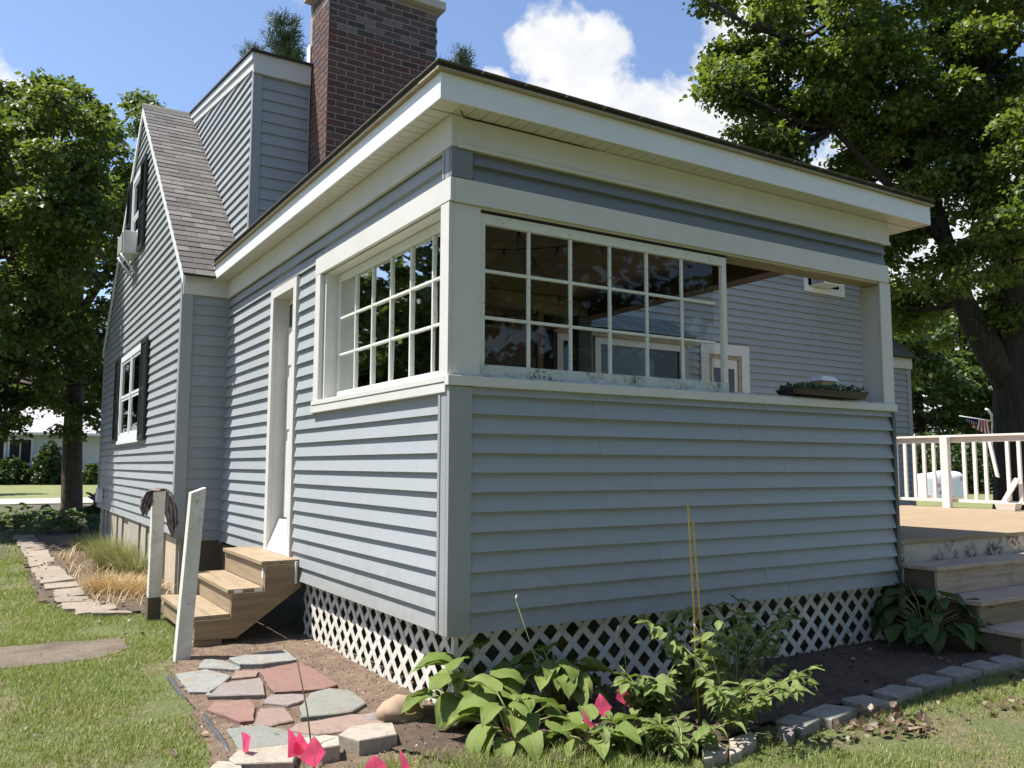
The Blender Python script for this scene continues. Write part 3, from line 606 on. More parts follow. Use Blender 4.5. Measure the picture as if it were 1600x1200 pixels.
# lattice skirts --------------------------------------------------------------
def lattice(O, A, Nn, a0, a1, z0, z1, pitch=0.131, w=0.045):
    root = mesh('lattice_panel', [P3(O, A, Nn, a0, z1-0.02, -0.01), P3(O, A, Nn, a1, z1-0.02, -0.01), P3(O, A, Nn, a1, z1+0.03, -0.01), P3(O, A, Nn, a0, z1+0.03, -0.01)], [(0, 1, 2, 3)], LATT, porch)
    H = z1-z0
    for s, off in ((1, 0.004), (-1, -0.003)):
        a = a0-H
        while a < a1+H:
            # slat centre line runs from (a, z0) to (a+s*H, z1)
            pts = []
            x0, zz0, x1, zz1 = (a, z0, a+H, z1) if s > 0 else (a+H, z0, a, z1)
            def clip(x0, zz0, x1, zz1):
                t0, t1 = 0, 1
                for p, q in ((-(x1-x0), x0-a0), (x1-x0, a1-x0)):
                    if abs(p) < 1e-9: continue
                    r = q/p
                    if p < 0: t0 = max(t0, r)
                    else: t1 = min(t1, r)
                return (x0+(x1-x0)*t0, zz0+(zz1-zz0)*t0, x0+(x1-x0)*t1, zz0+(zz1-zz0)*t1) if t1-t0 > 0.08 else None
            c = clip(x0, zz0, x1, zz1); a += pitch*1.41
            if not c: continue
            x0, zz0, x1, zz1 = c; L = math.hypot(x1-x0, zz1-zz0); ux, uz = (x1-x0)/L, (zz1-zz0)/L; nx, nz = -uz*w/2, ux*w/2; th = 0.0065
            q = []
            for o_ in (off, off+th):
                q += [P3(O, A, Nn, x0+nx, zz0+nz, o_), P3(O, A, Nn, x0-nx, zz0-nz, o_), P3(O, A, Nn, x1-nx, zz1-nz, o_), P3(O, A, Nn, x1+nx, zz1+nz, o_)]
            cc = q[0]; o = mesh('lattice_slat', [(p[0]-cc[0], p[1]-cc[1], p[2]-cc[2]) for p in q], BF if s*(A[0]*Nn[1]-A[1]*Nn[0]) > 0 else [t[::-1] for t in BF], LATT); o.location = cc; par(o, root)
    return root
lattice((0.075, 0), (0, 1), (-1, 0), 0.115, 3.05, -0.02, 0.56)
lattice((0, 0.075), (1, 0), (0, -1), 0.09, 4.50, -0.02, 0.56)
box('lattice_post', 0.062, 0.098, 0.062, 0.098, -0.02, 0.53, LATT, porch, b=0.003)
box('skirt_post', 4.52, 4.60, 0.02, 0.12, 0, 0.54, BROWNB, porch)
box('rim_joist', 0.09, 4.5, 0.09, 0.13, 0.5, 0.62, BROWNB, porch); box('rim_joist', 0.09, 0.13, 0.14, 6.0, 0.5, 0.62, BROWNB, porch)
boxes('end_wall', [(PW-0.03, PW, 0.14, 1.2, 0.5, 0.9)], SIDECOR, porch)

# ================================================================ HOUSE
XG, YF, YB = -0.55, 6.09, 14.21
SL = 0.8786; EZ = 3.93; EY = 5.95; RY = 10.15; RZ = EZ+SL*(RY-EY)
house = tag(empty('house', (XG, YF, 0)), 'two storey blue grey clapboard house with steep brown shingle roof and black shutters', 'house')
GX = ((XG, 0), (0, 1), (-1, 0))
gw = mesh('gable_wall', [(XG+0.002, YF, 0.76), (XG+0.002, YB, 0.76), (XG+0.002, YB, EZ), (XG+0.002, RY, RZ-0.03), (XG+0.002, YF, EZ), (XG+0.14, YF, 0.76), (XG+0.14, YB, 0.76), (XG+0.14, YB, EZ), (XG+0.14, RY, RZ-0.03), (XG+0.14, YF, EZ)],
          [(0, 1, 2, 3, 4), (9, 8, 7, 6, 5), (0, 4, 9, 5), (1, 6, 7, 2), (4, 3, 8, 9), (3, 2, 7, 8), (0, 5, 6, 1)], SIDECOR, house)
lo = lambda z: YF+0.07 if z < 4.08 else max(YF+0.07, EY+0.05+(z-EZ)/SL)
hi = lambda z: YB-0.07 if z < 4.08 else min(YB-0.07, 2*RY-EY-0.05-(z-EZ)/SL)
clapwall(gw, *GX, 0.74, RZ-0.12, lo, hi, holes=[(9.0, 11.5, 1.98, 3.47), (9.98, 11.02, 5.08, 6.58)], e=0.1275, ob=0.024)
box('corner_trim', XG-0.038, XG-0.001, YF-0.02, YF+0.07, 0.74, 3.95, SIDECOR, gw, b=0.003)
box('corner_trim', XG-0.038, XG+0.10, YF-0.045, YF-0.0205, 0.70, 3.69, SIDECOR, gw, b=0.003)
box('corner_trim', XG-0.038, XG-0.001, YB-0.07, YB+0.02, 0.74, 3.95, SIDECOR, gw, b=0.003)
# rake boards follow the roof edge
def slant(name, y0, z0, y1, z1, x0, x1, h, mat, parent):
    v = [(x0, y0, z0-h), (x1, y0, z0-h), (x1, y1, z1-h), (x0, y1, z1-h), (x0, y0, z0), (x1, y0, z0), (x1, y1, z1), (x0, y1, z1)]
    return mesh(name, v, BF, mat, parent)
slant('rake_board', EY-0.02, EZ, RY-0.001, RZ-0.015, XG-0.055, XG-0.028, 0.15, ALU, gw)
slant('rake_board', RY+0.001, RZ-0.015, 2*RY-EY+0.02, EZ, XG-0.055, XG-0.028, 0.15, ALU, gw)
# foundation of the gable
fo = mesh('foundation', boxv(XG+0.06, XG+0.4, YF+0.02, YB-0.05, 0, 0.758), BF, CONC, house)
yy = YF+0.06; k = 0
while yy < 13.8:
    w = random.choice((0.45, 0.7, 0.22, 1.1, 0.3)); box('foundation_panel', XG+(0.0 if k % 2 else 0.03), XG+0.058, yy, yy+w-0.012, 0, 0.735, [CONC, m_wood('grey_panel', (0.42, 0.37, 0.29), (0.27, 0.23, 0.18), 2)][0 if k % 3 else 1] if k else m_wood('pale_plank', (0.50, 0.42, 0.31), (0.34, 0.27, 0.2), 2), fo); yy += w; k += 1
box('foundation_gap', XG+0.02, XG+0.0595, 8.35, 8.55, 0.3, 0.737, BLACKIN, fo)
# short return wall facing the viewer, left of the porch
rw = box('return_wall', XG+0.142, -0.001, YF+0.002, YF+0.14, 0.68, 3.92, SIDECOR, house)
clapwall(rw, (0, YF), (1, 0), (0, -1), 0.66, 3.69, XG+0.101, -0.037, ob=0.015)
box('inside_corner_trim', -0.036, -0.0305, YF-0.03, YF-0.001, 0.66, 3.69, SIDECOR, rw)
box('frieze_board', XG-0.026, -0.038, YF-0.05, YF-0.001, 3.692, 3.925, WHITE, rw, b=0.003)
box('foundation_board', XG+0.10, -0.005, YF-0.001, YF+0.02, 0.0, 0.679, BROWNB, rw)
box('foundation_board', 0.01, 0.04, 4.3, YF-0.03, 0.0, 0.64, BROWNB, rw)
# main roof
def slabroof(name, x0, x1, ya, za, yb, zb, th, mat, parent):
    v = [(x0, ya, za-th), (x1, ya, za-th), (x1, yb, zb-th), (x0, yb, zb-th), (x0, ya, za), (x1, ya, za), (x1, yb, zb), (x0, yb, zb)]
    return mesh(name, v, BF, mat, parent)
roof = slabroof('roof', XG-0.05, 0.20, EY-0.02, EZ, RY-0.002, RZ, 0.03, ASPH, house)
slabroof('roof_end', 13.42, 14.42, EY-0.02, EZ, RY-0.002, RZ, 0.03, ASPH, roof)
slabroof('rear_roof_slope', XG-0.05, 14.42, RY+0.002, RZ, 2*RY-EY+0.05, EZ-0.02, 0.03, ASPH, roof)
th = math.atan(SL); ce, se = math.cos(th), math.sin(th); nsh = 0
for r in range(40):
    s0 = r*0.143; x = XG-0.06-(0 if r % 2 else 0.15); 
    while x < 0.19:
        xa, xb = max(x, XG-0.065), min(x+0.30, 0.198)
        if xb-xa > 0.03:
            L = 0.16; y0 = EY-0.035+s0*ce; z0 = EZ-0.013+s0*se; up0 = 0.010+random.uniform(0, .005); up1 = 0.003
            q = [(xa+.003, y0, z0), (xb-.003, y0, z0), (xb-.003, y0+L*ce, z0+L*se), (xa+.003, y0+L*ce, z0+L*se)]
            v = [(a, b_, c_) for a, b_, c_ in q] + [(q[0][0], q[0][1]-se*up0, q[0][2]+ce*up0), (q[1][0], q[1][1]-se*up0, q[1][2]+ce*up0), (q[2][0], q[2][1]-se*up1, q[2][2]+ce*up1), (q[3][0], q[3][1]-se*up1, q[3][2]+ce*up1)]
            c0 = v[0]; o = mesh('shingle', [(p[0]-c0[0], p[1]-c0[1], p[2]-c0[2]) for p in v], BF, random.choice(SHING)); o.location = c0; par(o, roof); nsh += 1
        x += 0.30
for i in range(3): slant('ridge_cap', RY-0.13, RZ-0.085+0.0, RY-0.001, RZ+0.035, XG-0.06+i*0.27, XG+0.205+i*0.27, 0.028, SHING[1], roof)
for i in range(3): slant('ridge_cap', RY+0.001, RZ+0.035, RY+0.13, RZ-0.085, XG-0.06+i*0.27, XG+0.205+i*0.27, 0.028, SHING[1], roof)
# dormer
DX, DY, DR = 0.205, 6.05, 13.40
dm = box('dormer_wall', DX+0.001, 0.955, DY+0.002, DY+0.14, 4.0, 7.02, SIDECOR, house)
CK = ((DX, 0), (0, 1), (-1, 0))
dlo = lambda z: 6.11 if z < 6.76 else 6.11+(z-6.76)/0.19
dhi = lambda z: EY-0.03+(z-EZ)/SL
ck = mesh('dormer_cheek', [(DX+0.002, 6.05, 4.02), (DX+0.002, 6.05, 6.98), (DX+0.002, 10.1, 7.58)], [(0, 1, 2)], SIDECOR, house)
clapwall(ck, *CK, 4.22, 7.46, dlo, dhi, e=0.1275, ob=0.024)
clapwall(dm, (0, DY), (1, 0), (0, -1), 4.30, 6.72, DX+0.10, 0.925, ob=0.017, e=0.15)
box('corner_trim', DX-0.02, DX+0.10, DY-0.022, DY-0.001, 4.1, 6.72, SIDECOR, dm, b=0.003)
box('corner_trim', DX-0.022, DX-0.001, DY-0.0215, 6.11, 4.3, 6.76, SIDECOR, ck, b=0.003)
box('corner_trim', 0.926, 0.948, DY-0.03, DY-0.001, 4.9, 6.72, SIDECOR, dm, b=0.002)
box('frieze_board', DX-0.03, 0.948, DY-0.05, DY-0.001, 6.722, 7.0, WHITE, dm, b=0.004)
slant('rake_board', DY-0.05, 6.99, 10.09, 7.63, DX-0.055, DX-0.031, 0.10, ALU, ck)
slant('rake_board', DY-0.049, 6.885, 10.0, 7.52, DX-0.03, DX-0.008, 0.12, WHITE, ck)
slant('flashing', 6.1, 4.075, 10.0, 4.075+3.9*SL, DX-0.035, DX-0.004, 0.05, ALU, ck)
slabroof('dormer_roof', DX-0.08, DR, DY-0.09, 7.022, RY-0.05, 7.655, 0.028, ASPH, roof)
# long front wall seen through the porch
lwall = box('front_wall', 4.7, DR, YF+0.002, YF+0.2, 0.62, 6.95, SIDECOR, house)
bwL = onY(866, 545, 5.6)[0]; bwR = onY(1076, 545, 5.6)[0]
clapwall(lwall, (0, YF), (1, 0), (0, -1), 0.66, 6.72, 4.0, DR-0.05, holes=[(8.15, 9.39, 0.7, 3.81), (bwL+0.05, bwR-0.05, 0.9, 3.7), (10.98, 12.25, 5.03, 6.45)], e=0.1275, ob=0.032)
box('corner_trim', DR-0.10, DR+0.02, YF-0.03, YF-0.001, 0.66, 6.72, SIDECOR, lwall, b=0.003)
rr_ = box('low_front_wall', DR+0.021, 14.34, YF+0.002, YF+0.14, 0.1, 3.9, SIDECOR, house)
clapwall(rr_, (0, YF), (1, 0), (0, -1), 0.14, 3.69, DR+0.03, 14.25, e=0.1275, ob=0.032)
box('corner_trim', 14.25, 14.39, YF-0.03, YF-0.001, 0.14, 3.69, SIDECOR, rr_, b=0.003)
box('frieze_board', DR+0.02, 14.39, YF-0.07, YF-0.001, 3.692, 3.93, WHITE, rr_, b=0.004)
for i in range(5):
    s0 = i*0.143
    for x in (13.42, 13.76, 14.10):
        y0 = EY-0.035+s0*ce; z0 = EZ-0.01+s0*se; slant('shingle', y0-0.008, z0+0.024, y0+0.16*ce, z0+0.012+0.16*se, x, x+0.333, 0.014, SHING[0], roof)
def frame(name, a0, a1, z0, z1, w, O, A, Nn, o0, o1, mat, parent, b=0.003):
    def q(a, bb, z, zz):
        p = [P3(O, A, Nn, a, 0, o0), P3(O, A, Nn, bb, 0, o1)]
        return box(name, min(p[0][0], p[1][0]), max(p[0][0], p[1][0]), min(p[0][1], p[1][1]), max(p[0][1], p[1][1]), z, zz, mat, parent, b=b)
    r = [q(a0, a0+w, z0+w, z1-w), q(a1-w, a1, z0+w, z1-w), q(a0, a1, z1-w, z1), q(a0, a1, z0, z0+w)]; return r
def lbox(name, O, A, Nn, a0, a1, z0, z1, o0, o1, mat, parent, b=0.0):
    p = [P3(O, A, Nn, a0, 0, o0), P3(O, A, Nn, a1, 0, o1)]
    return box(name, min(p[0][0], p[1][0]), max(p[0][0], p[1][0]), min(p[0][1], p[1][1]), max(p[0][1], p[1][1]), z0, z1, mat, parent, b=b)
FW = ((0, YF), (1, 0), (0, -1))
# gable windows
def hung(O, A, Nn, a0, a1, z0, z1, units, name='window', grid=True):
    w = lbox(name, O, A, Nn, a0+0.02, a1-0.02, z0+0.02, z1-0.02, 0.002, 0.006, BLACKIN, house)
    frame('window_frame', a0, a1, z0, z1, 0.095, O, A, Nn, 0.0065, 0.04, ALU, w)
    i0, i1 = a0+0.095, a1-0.095; uw = (i1-i0)/units
    for u in range(units):
        s0, s1 = i0+u*uw, i0+(u+1)*uw; zm = (z0+z1)/2
        if u: lbox('mullion', O, A, Nn, s0-0.04, s0+0.04, z0+0.0955, z1-0.0955, 0.0065, 0.038, ALU, w, 0.003)
        e0 = 0.04 if u else 0.0; e1 = 0.04 if u < units-1 else 0.0
        frame('sash', s0+e0, s1-e1, zm+0.001, z1-0.0955, 0.045, O, A, Nn, 0.0065, 0.026, ALU, w, 0.002)
        frame('sash', s0+e0, s1-e1, z0+0.0955, zm-0.001, 0.045, O, A, Nn, 0.0065, 0.017, ALU, w, 0.002)
        lbox('pane', O, A, Nn, s0+e0+0.044, s1-e1-0.044, zm+0.04, z1-0.14, 0.0085, 0.0115, GLASSD, w)
        lbox('pane', O, A, Nn, s0+e0+0.044, s1-e1-0.044, z0+0.14, zm-0.04, 0.0085, 0.0115, GLASSD, w)
    return w
w1 = hung(*GX, 9.05, 11.48, 1.99, 3.46, 2); lbox('window_sill', *GX, 9.02, 11.51, 1.93, 1.989, 0.0, 0.06, ALU, w1, 0.004)
w2 = hung(*GX, 9.98, 11.02, 5.08, 6.56, 1)
def shutter(a0, a1, z0, z1):
    s = boxes('shutter', [(XG-0.068, XG-0.036, a0, a0+0.05, z0, z1), (XG-0.068, XG-0.036, a1-0.05, a1, z0, z1), (XG-0.067, XG-0.037, a0+.05, a1-.05, z1-0.07, z1), (XG-0.067, XG-0.037, a0+.05, a1-.05, z0, z0+0.07), (XG-0.067, XG-0.037, a0+.05, a1-.05, (z0+z1)/2-.03, (z0+z1)/2+.03)], SHUT, house)
    v = []; z = z0+0.08
    parts = []
    while z < z1-0.09:
        q = [(XG-0.065, a0+0.05, z), (XG-0.059, a0+0.05, z-0.004), (XG-0.059, a1-0.05, z-0.004), (XG-0.065, a1-0.05, z), (XG-0.043, a0+0.05, z+0.034), (XG-0.037, a0+0.05, z+0.03), (XG-0.037, a1-0.05, z+0.03), (XG-0.043, a1-0.05, z+0.034)]
        parts.append((q, BF)); z += 0.034
    vv, ff = joinvf(parts); l = mesh('louvers', vv, ff, SHUT, s); l['kind'] = 'stuff'
shutter(8.50, 9.04, 1.96, 3.47); shutter(11.49, 12.06, 1.96, 3.47); shutter(9.46, 9.97, 5.06, 6.57); shutter(11.03, 11.52, 5.06, 6.57)
# air conditioner in the upper gable window
ACM = m_paint('ac_casing', (0.56, 0.55, 0.51), 0.5, 0.2); ACD = m_simple('ac_grille', (0.20, 0.19, 0.17), 0.6)
ac = tag(box('air_conditioner', XG-0.25, XG-0.042, 10.18, 10.80, 5.08, 5.46, ACM, b=0.012), 'beige window air conditioner sticking out of the upper gable window', 'air conditioner')
box('grille', XG-0.262, XG-0.251, 10.21, 10.77, 5.12, 5.43, ACD, ac)
for i in range(8): box('fin', XG-0.268, XG-0.263, 10.22, 10.76, 5.13+i*0.036, 5.15+i*0.036, ACM, ac)
tube('bracket', [(XG-0.27, 10.3, 5.09), (XG-0.03, 10.3, 4.78)], 0.018, ALU, ac); tube('bracket', [(XG-0.27, 10.66, 5.09), (XG-0.03, 10.66, 4.78)], 0.018, ALU, ac)
box('side_panel', XG-0.02, XG-0.008, 10.08, 10.9, 5.09, 5.55, ALU, ac)
tag(box('meter_box', XG-0.13, XG-0.022, 13.35, 13.62, 0.86, 1.12, ALU, b=0.01), 'small white utility box low at the far end of the gable wall', 'utility box')
# upper front window with air conditioner
w3 = hung(*FW, 11.0, 12.23, 5.04, 6.42, 1)
ac2 = tag(box('air_conditioner', 11.2, 11.72, YF-0.36, YF-0.042, 5.16, 5.52, ALU, b=0.012), 'white window air conditioner in the upper window seen through the open porch bay', 'air conditioner')
for i in range(9): box('fin', 11.19, 11.199, YF-0.33, YF-0.08, 5.19+i*0.034, 5.21+i*0.034, ACD, ac2)
for i in range(9): box('fin', 11.24, 11.68, YF-0.368, YF-0.3605, 5.19+i*0.034, 5.21+i*0.034, ACD, ac2)
# door in the long wall
dd = lbox('door', *FW, 8.36, 9.20, 0.75, 3.62, 0.002, 0.01, m_paint('inner_door_paint', (0.62, 0.60, 0.56), 0.5, 0.1), house)
frame('door_casing', 8.16, 9.38, 0.66, 3.80, 0.20, *FW, 0.0105, 0.05, WHITE, dd)
frame('door_stop', 8.361, 9.179, 0.861, 3.599, 0.07, *FW, 0.0105, 0.035, TAN, dd)
lbox('door_glass', *FW, 8.50, 9.02, 1.6, 3.36, 0.0105, 0.014, GLASSD, dd); lbox('door_shade', *FW, 8.5, 9.02, 1.6, 3.36, 0.0101, 0.0104, BLACKIN, dd)
lbox('muntin', *FW, 8.5, 9.02, 2.88, 2.91, 0.0145, 0.02, ALU, dd)
# bow window with hip roof
BY = 5.6; bz = 3.62
bw = box('bow_window', bwL, bwR, BY+0.003, YF-0.001, 1.5, bz, SIDECOR, house)
BWW = ((0, BY), (1, 0), (0, -1)); xs_ = [bwL+0.03, onY(928, 545, BY)[0], onY(1068, 545, BY)[0]]
for a0, a1 in ((xs_[0], xs_[1]-0.08), (xs_[1], xs_[2])):
    lbox('dark_pane', *BWW, a0+0.05, a1-0.05, 1.75, bz-0.1, 0.0, 0.004, GLASSD, bw); lbox('blind', *BWW, a0+0.05, a1-0.05, 1.75, bz-0.1, -0.002, -0.001, BLACKIN, bw)
    frame('window_frame', a0, a1, 1.65, bz-0.02, 0.11, *BWW, 0.0045, 0.04, WHITE, bw)
box('eave_board', bwL-0.06, bwR+0.06, BY-0.08, BY-0.0405, bz-0.02, bz+0.08, TAN, bw, b=0.003)
e0, e1, t0_, t1_ = bwL-0.1, bwR+0.1, onY(880, 495, YF)[0], onY(1040, 497, YF)[0]; tz = 4.09; ez = bz+0.10
hp = mesh('hip_roof', [(e0, BY-0.12, ez), (e1, BY-0.12, ez), (t1_, YF-0.02, tz), (t0_, YF-0.02, tz), (e0, YF-0.02, ez), (e1, YF-0.02, ez)], [(0, 1, 2, 3), (0, 3, 4), (1, 5, 2), (0, 4, 5, 1), (4, 3, 2, 5)], ASPH, bw)
SHB = m_simple('blue_grey_shingle', (0.23, 0.25, 0.27), 0.95, 0.5, 90, rv=0.5, bmp=0.5)
for r in range(5):
    u0, u1 = r/5, (r+1)/5+0.05; xa = e0+(t0_-e0)*u0; xb = e1+(t1_-e1)*u0; x = xa - (0.0 if r % 2 else 0.12)
    while x < xb-0.04:
        a, b_ = max(x, xa), min(x+0.24, xb); x += 0.245
        if b_-a < 0.04: continue
        yy0 = BY-0.13+(YF-0.02-BY+0.12)*u0; yy1 = BY-0.13+(YF-0.02-BY+0.12)*min(u1, 1); za = ez+(tz-ez)*u0; zb = ez+(tz-ez)*min(u1, 1)
        slant('shingle', yy0, za+0.03+random.uniform(0, .008), yy1, zb+0.008, a, b_-0.004, 0.018, SHB, hp)
tag(boxes('flood_light', [(7.72, 7.86, YF-0.10, YF-0.02, 3.66, 3.80)], ALU, b=0.01), 'small white outdoor light box on the house wall right of the bow window', 'outdoor light')

# ================================================================ CHIMNEY
chim = tag(empty('chimney', (1.74, 5.7, 4.1)), 'tall red brick chimney with sooty top courses and pale stone cap', 'chimney')
CX0, CX1, CY0, CY1, CZ1 = 0.955, 2.535, 5.36, 6.046, 7.95
box('mortar_core', CX0+0.01, CX1-0.01, CY0+0.01, CY1-0.002, 4.12, CZ1-0.002, MORTAR, chim)
H = 0.088; bh = 0.070; nb_ = 0
def brick(x0, x1, y0, y1, z, sooty):
    global nb_
    j = random.uniform(-0.003, 0.003)
    mats = SOOT if sooty else BRICK
    m = random.choices(mats, [5, 4, 3] if sooty else [6, 4, 4, 1.4])[0]
    o = box('brick', x0+(j if x1-x0 > y1-y0 else 0)*0, x1, y0+j*0.8, y1, z, z+bh, m, chim); nb_ += 1
for c in range(44):
    z = 4.12+c*H
    if z+bh > CZ1: break
    off = 0.0 if c % 2 else 0.13
    x = CX0-0.003; first = True; 
    # front stretchers
    edges = []; a = CX0
    if off: edges.append((a, a+0.118)); a += 0.13
    while a < CX1-0.05: edges.append((a, min(a+0.248, CX1))); a += 0.26
    for a, b_ in edges:
        sooty = z > 7.30-(a-CX0)*0.10+random.uniform(-.05, .05)
        if z < 5.15+(a-CX0)/1.58*1.85: continue
        brick(a+0.003, b_-0.003, CY0+0.004, CY0+0.014 if a > CX0+0.001 else CY0+0.06, z, sooty)
    if z < 4.9: continue
    a = CY0+(0.061 if True else 0); ed = []
    if not off: ed.append((CY0+0.062, CY0+0.118)); a = CY0+0.13
    while a < CY1-0.03: ed.append((a, min(a+0.248, CY1))); a += 0.26
    for a, b_ in ed: brick(CX0+0.004, CX0+0.014, a+0.003, b_-0.003, z, z > 7.62)
box('chimney_cap', CX0-0.09, CX1+0.09, CY0-0.09, CY1+0.12, CZ1, CZ1+0.13, CAPST, chim, b=0.015)
box('flue', 1.9, 2.45, 5.5, 5.95, CZ1+0.13, CZ1+0.42, m_simple('flue_tile', (0.16, 0.13, 0.12), 0.9), chim, b=0.01)
box('flashing', CX0-0.012, CX0-0.004, CY1+0.01, CY1+0.16, 7.05, 7.35, ALU, chim)
box('chimney_back', CX0+0.01, CX1-0.01, CY1+0.001, CY1+0.1, 7.0, CZ1-0.002, MORTAR, chim)

# ================================================================ DECK (right)
deck = tag(empty('deck', (8, 3, 0)), 'raised wooden deck with white railing behind the porch', 'deck')
y = 0.0; i = 0
while y < 5.55: box('deck_board', PW+0.03, 11.55, y, y+0.142, 0.87, 0.907, DECK, deck, b=0.003); y += 0.148; i += 1
box('deck_fascia', PW+0.03, 11.5, 0.02, 0.05, 0.60, 0.868, ROT, deck, b=0.003)
box('deck_fascia', PW+0.013, PW+0.10, -0.012, 0.018, 0.30, 0.868, ROT, deck, b=0.003)
box('deck_rim', PW+0.1, 11.5, 0.06, 0.10, 0.0, 0.6, BROWNB, deck)
RX = 11.37; RAILM = m_paint('rail_paint', (0.80, 0.72, 0.68), 0.5, 0.06)
box('top_rail', RX-0.06, RX+0.06, 0.0, 5.5, 2.09, 2.125, RAILM, deck, b=0.004); box('top_rail', RX-0.02, RX+0.02, 0.0, 5.5, 2.0, 2.089, RAILM, deck, b=0.003)
box('bottom_rail', RX-0.022, RX+0.022, 0.0, 5.5, 1.0, 1.05, RAILM, deck, b=0.003)
for yy in (0.05, 3.42, 5.44): box('rail_post', RX-0.16, RX-0.061, yy, yy+0.13, 0.85, 2.088, RAILM, deck, b=0.004)
k = 0; yy = 0.35
while yy < 5.4:
    if not (3.36 < yy < 3.5):
        if abs(yy-2.58) < 0.09:   # broken baluster: only its upper half hangs on
            v = [(RX-.02, yy, 1.42), (RX+.02, yy, 1.42), (RX+.02, yy+.05, 1.44), (RX-.02, yy+.05, 1.44), (RX-.02, yy+.10, 2.0), (RX+.02, yy+.10, 2.0), (RX+.02, yy+.15, 2.0), (RX-.02, yy+.15, 2.0)]
            mesh('broken_baluster', v, BF, RAILM, deck)
        else: box('baluster', RX-0.021, RX+0.021, yy, yy+0.055, 1.051, 1.999, RAILM, deck, b=0.003)
    yy += 0.178; k += 1
lb_ = mesh('loose_baluster', [(RX-.10, 2.52, 1.052), (RX-.06, 2.52, 1.052), (RX-.06, 2.60, 1.052), (RX-.10, 2.60, 1.052), (RX-.10, 2.30, 1.40), (RX-.06, 2.30, 1.40), (RX-.06, 2.38, 1.42), (RX-.10, 2.38, 1.42)], BF, RAILM); tag(lb_, 'loose white baluster piece leaning in the gap of the deck railing', 'baluster')
def planter(x, y, w, mat, label):
    v = []
    for z, s in ((0.91, 0.8), (1.03, 1.0), (1.03, 0.92), (0.95, 0.8)):
        for sx, sy in ((-1, -1), (1, -1), (1, 1), (-1, 1)): v.append((sx*0.10*s, sy*w*s, z-0.91))
    f = [(3, 2, 1, 0)] + [(l*4+i, l*4+(i+1) % 4, (l+1)*4+(i+1) % 4, (l+1)*4+i) for l in range(3) for i in range(4)] + [(12, 13, 14, 15)]
    o = mesh('planter_box', v, f, mat); o.location = (x, y, 0.908); bev(o, 0.01); tag(o, label, 'planter', 'planter boxes under the deck railing'); return o
px_, py_, _ = G(1557, 801, 0.91); planter(RX-0.24, 2.42, 0.17, m_paint('white_planter', (0.72, 0.66, 0.60), 0.5, 0.06), 'off white plastic planter box on the deck under the railing')
planter(RX-0.26, 1.78, 0.17, m_simple('green_planter', (0.05, 0.16, 0.12), 0.5), 'dark green planter box on the deck under the railing')
stp = tag(empty('deck_steps', (7, -0.5, 0)), 'three worn wooden steps leading up to the deck', 'steps')
for i, (z, yf, yb) in enumerate(((0.698, -0.36, 0.0), (0.447, -0.73, -0.33), (0.238, -1.08, -0.70))):
    box('tread', PW+0.06, 8.5, yf, yb if i else -0.015, z-0.038, z, STEPW, stp, b=0.005)
    box('riser', PW+0.085, 8.48, yf+0.03, yf+0.055, z-0.25 if i < 2 else 0.0, z-0.039, STAIRX if i else STEPW, stp)
    box('stringer', PW+0.085, PW+0.125, yf+0.056, yb-0.002 if i else -0.012, 0.0 if i else 0.42, z-0.039, BROWNB, stp)

# ================================================================ SIDE STAIRS
stairs = tag(empty('stairs', (-0.5, 3.3, 0)), 'small tan wooden staircase of three treads up to the white side door', 'stairs')
y0, y1 = 2.99, 4.42
TR = [(0.715, -0.365, -0.001), (0.485, -0.655, -0.335), (0.275, -0.96, -0.625)]
for i, (z, xa, xb) in enumerate(TR):
    n_ = 2; w = (xb-xa)/n_
    for j in range(n_): box('tread', xa+j*w, xa+(j+1)*w-0.004, y0-0.02, y1+0.02, z-0.036, z, STAIR, stairs, b=0.004)
    box('riser', xa+0.03, xa+0.05, y0+0.002, y1-0.002, z-0.23 if i < 2 else 0.08, z-0.0365, STAIR, stairs, b=0.002)
def stringer(y):
    prof = [(-0.001, 0.678), (-0.333, 0.678), (-0.333, 0.448), (-0.623, 0.448), (-0.623, 0.238), (-0.928, 0.238), (-0.928, 0.075), (-0.57, 0.062), (-0.001, 0.465)]
    v = [(x, y, z) for x, z in prof]+[(x, y+0.038, z) for x, z in prof]; n_ = len(prof)
    f = [tuple(range(n_))[::-1], tuple(range(n_, 2*n_))] + [(i, (i+1) % n_, n_+(i+1) % n_, n_+i) for i in range(n_)]
    return mesh('stringer', v, [t[::-1] for t in f], STAIRX, stairs)
stringer(y0-0.038); stringer(y1); stringer((y0+y1)/2)
box('support_block', -0.93, -0.69, y0-0.02, y0+0.10, 0.0, 0.065, STAIRX, stairs, b=0.004)
box('bracket', -0.062, -0.046, y0-0.06, y0-0.039, 0.50, 0.70, ALU, stairs)
TAG = m_simple('paper_tag', (0.72, 0.70, 0.66), 0.7, 0.1)
for x, z in ((-0.60, 0.470), (-0.42, 0.470)): box('paper_tag', x, x+0.075, y0-0.0245, y0-0.0205, z-0.020, z+0.004, TAG, stairs)
box('paper_tag', -0.339, -0.3355, y0+0.01, y0+0.05, 0.56, 0.65, TAG, stairs)
def post(name, bx_, by_, tx, ty, h, slope, label, w=0.115):
    v = []
    for (cx, cy, z) in ((bx_, by_, -0.02), (tx, ty, h)):
        for sx, sy in ((-1, -1), (1, -1), (1, 1), (-1, 1)): v.append((cx+sx*w/2-bx_, cy+sy*w/2-by_, z+(slope*sx if z > 0 else 0)))
    o = mesh(name, v, BF, POSTW); o.location = (bx_, by_, 0); bev(o, 0.004); tag(o, label, 'post', 'white newel posts at the side stairs'); return o
pA = G(285, 1034); post('newel_post', pA[0], pA[1]+0.05, pA[0]+0.075, pA[1]+0.05, 1.375, 0.022, 'white painted post with slanted top standing alone in front of the side stairs')
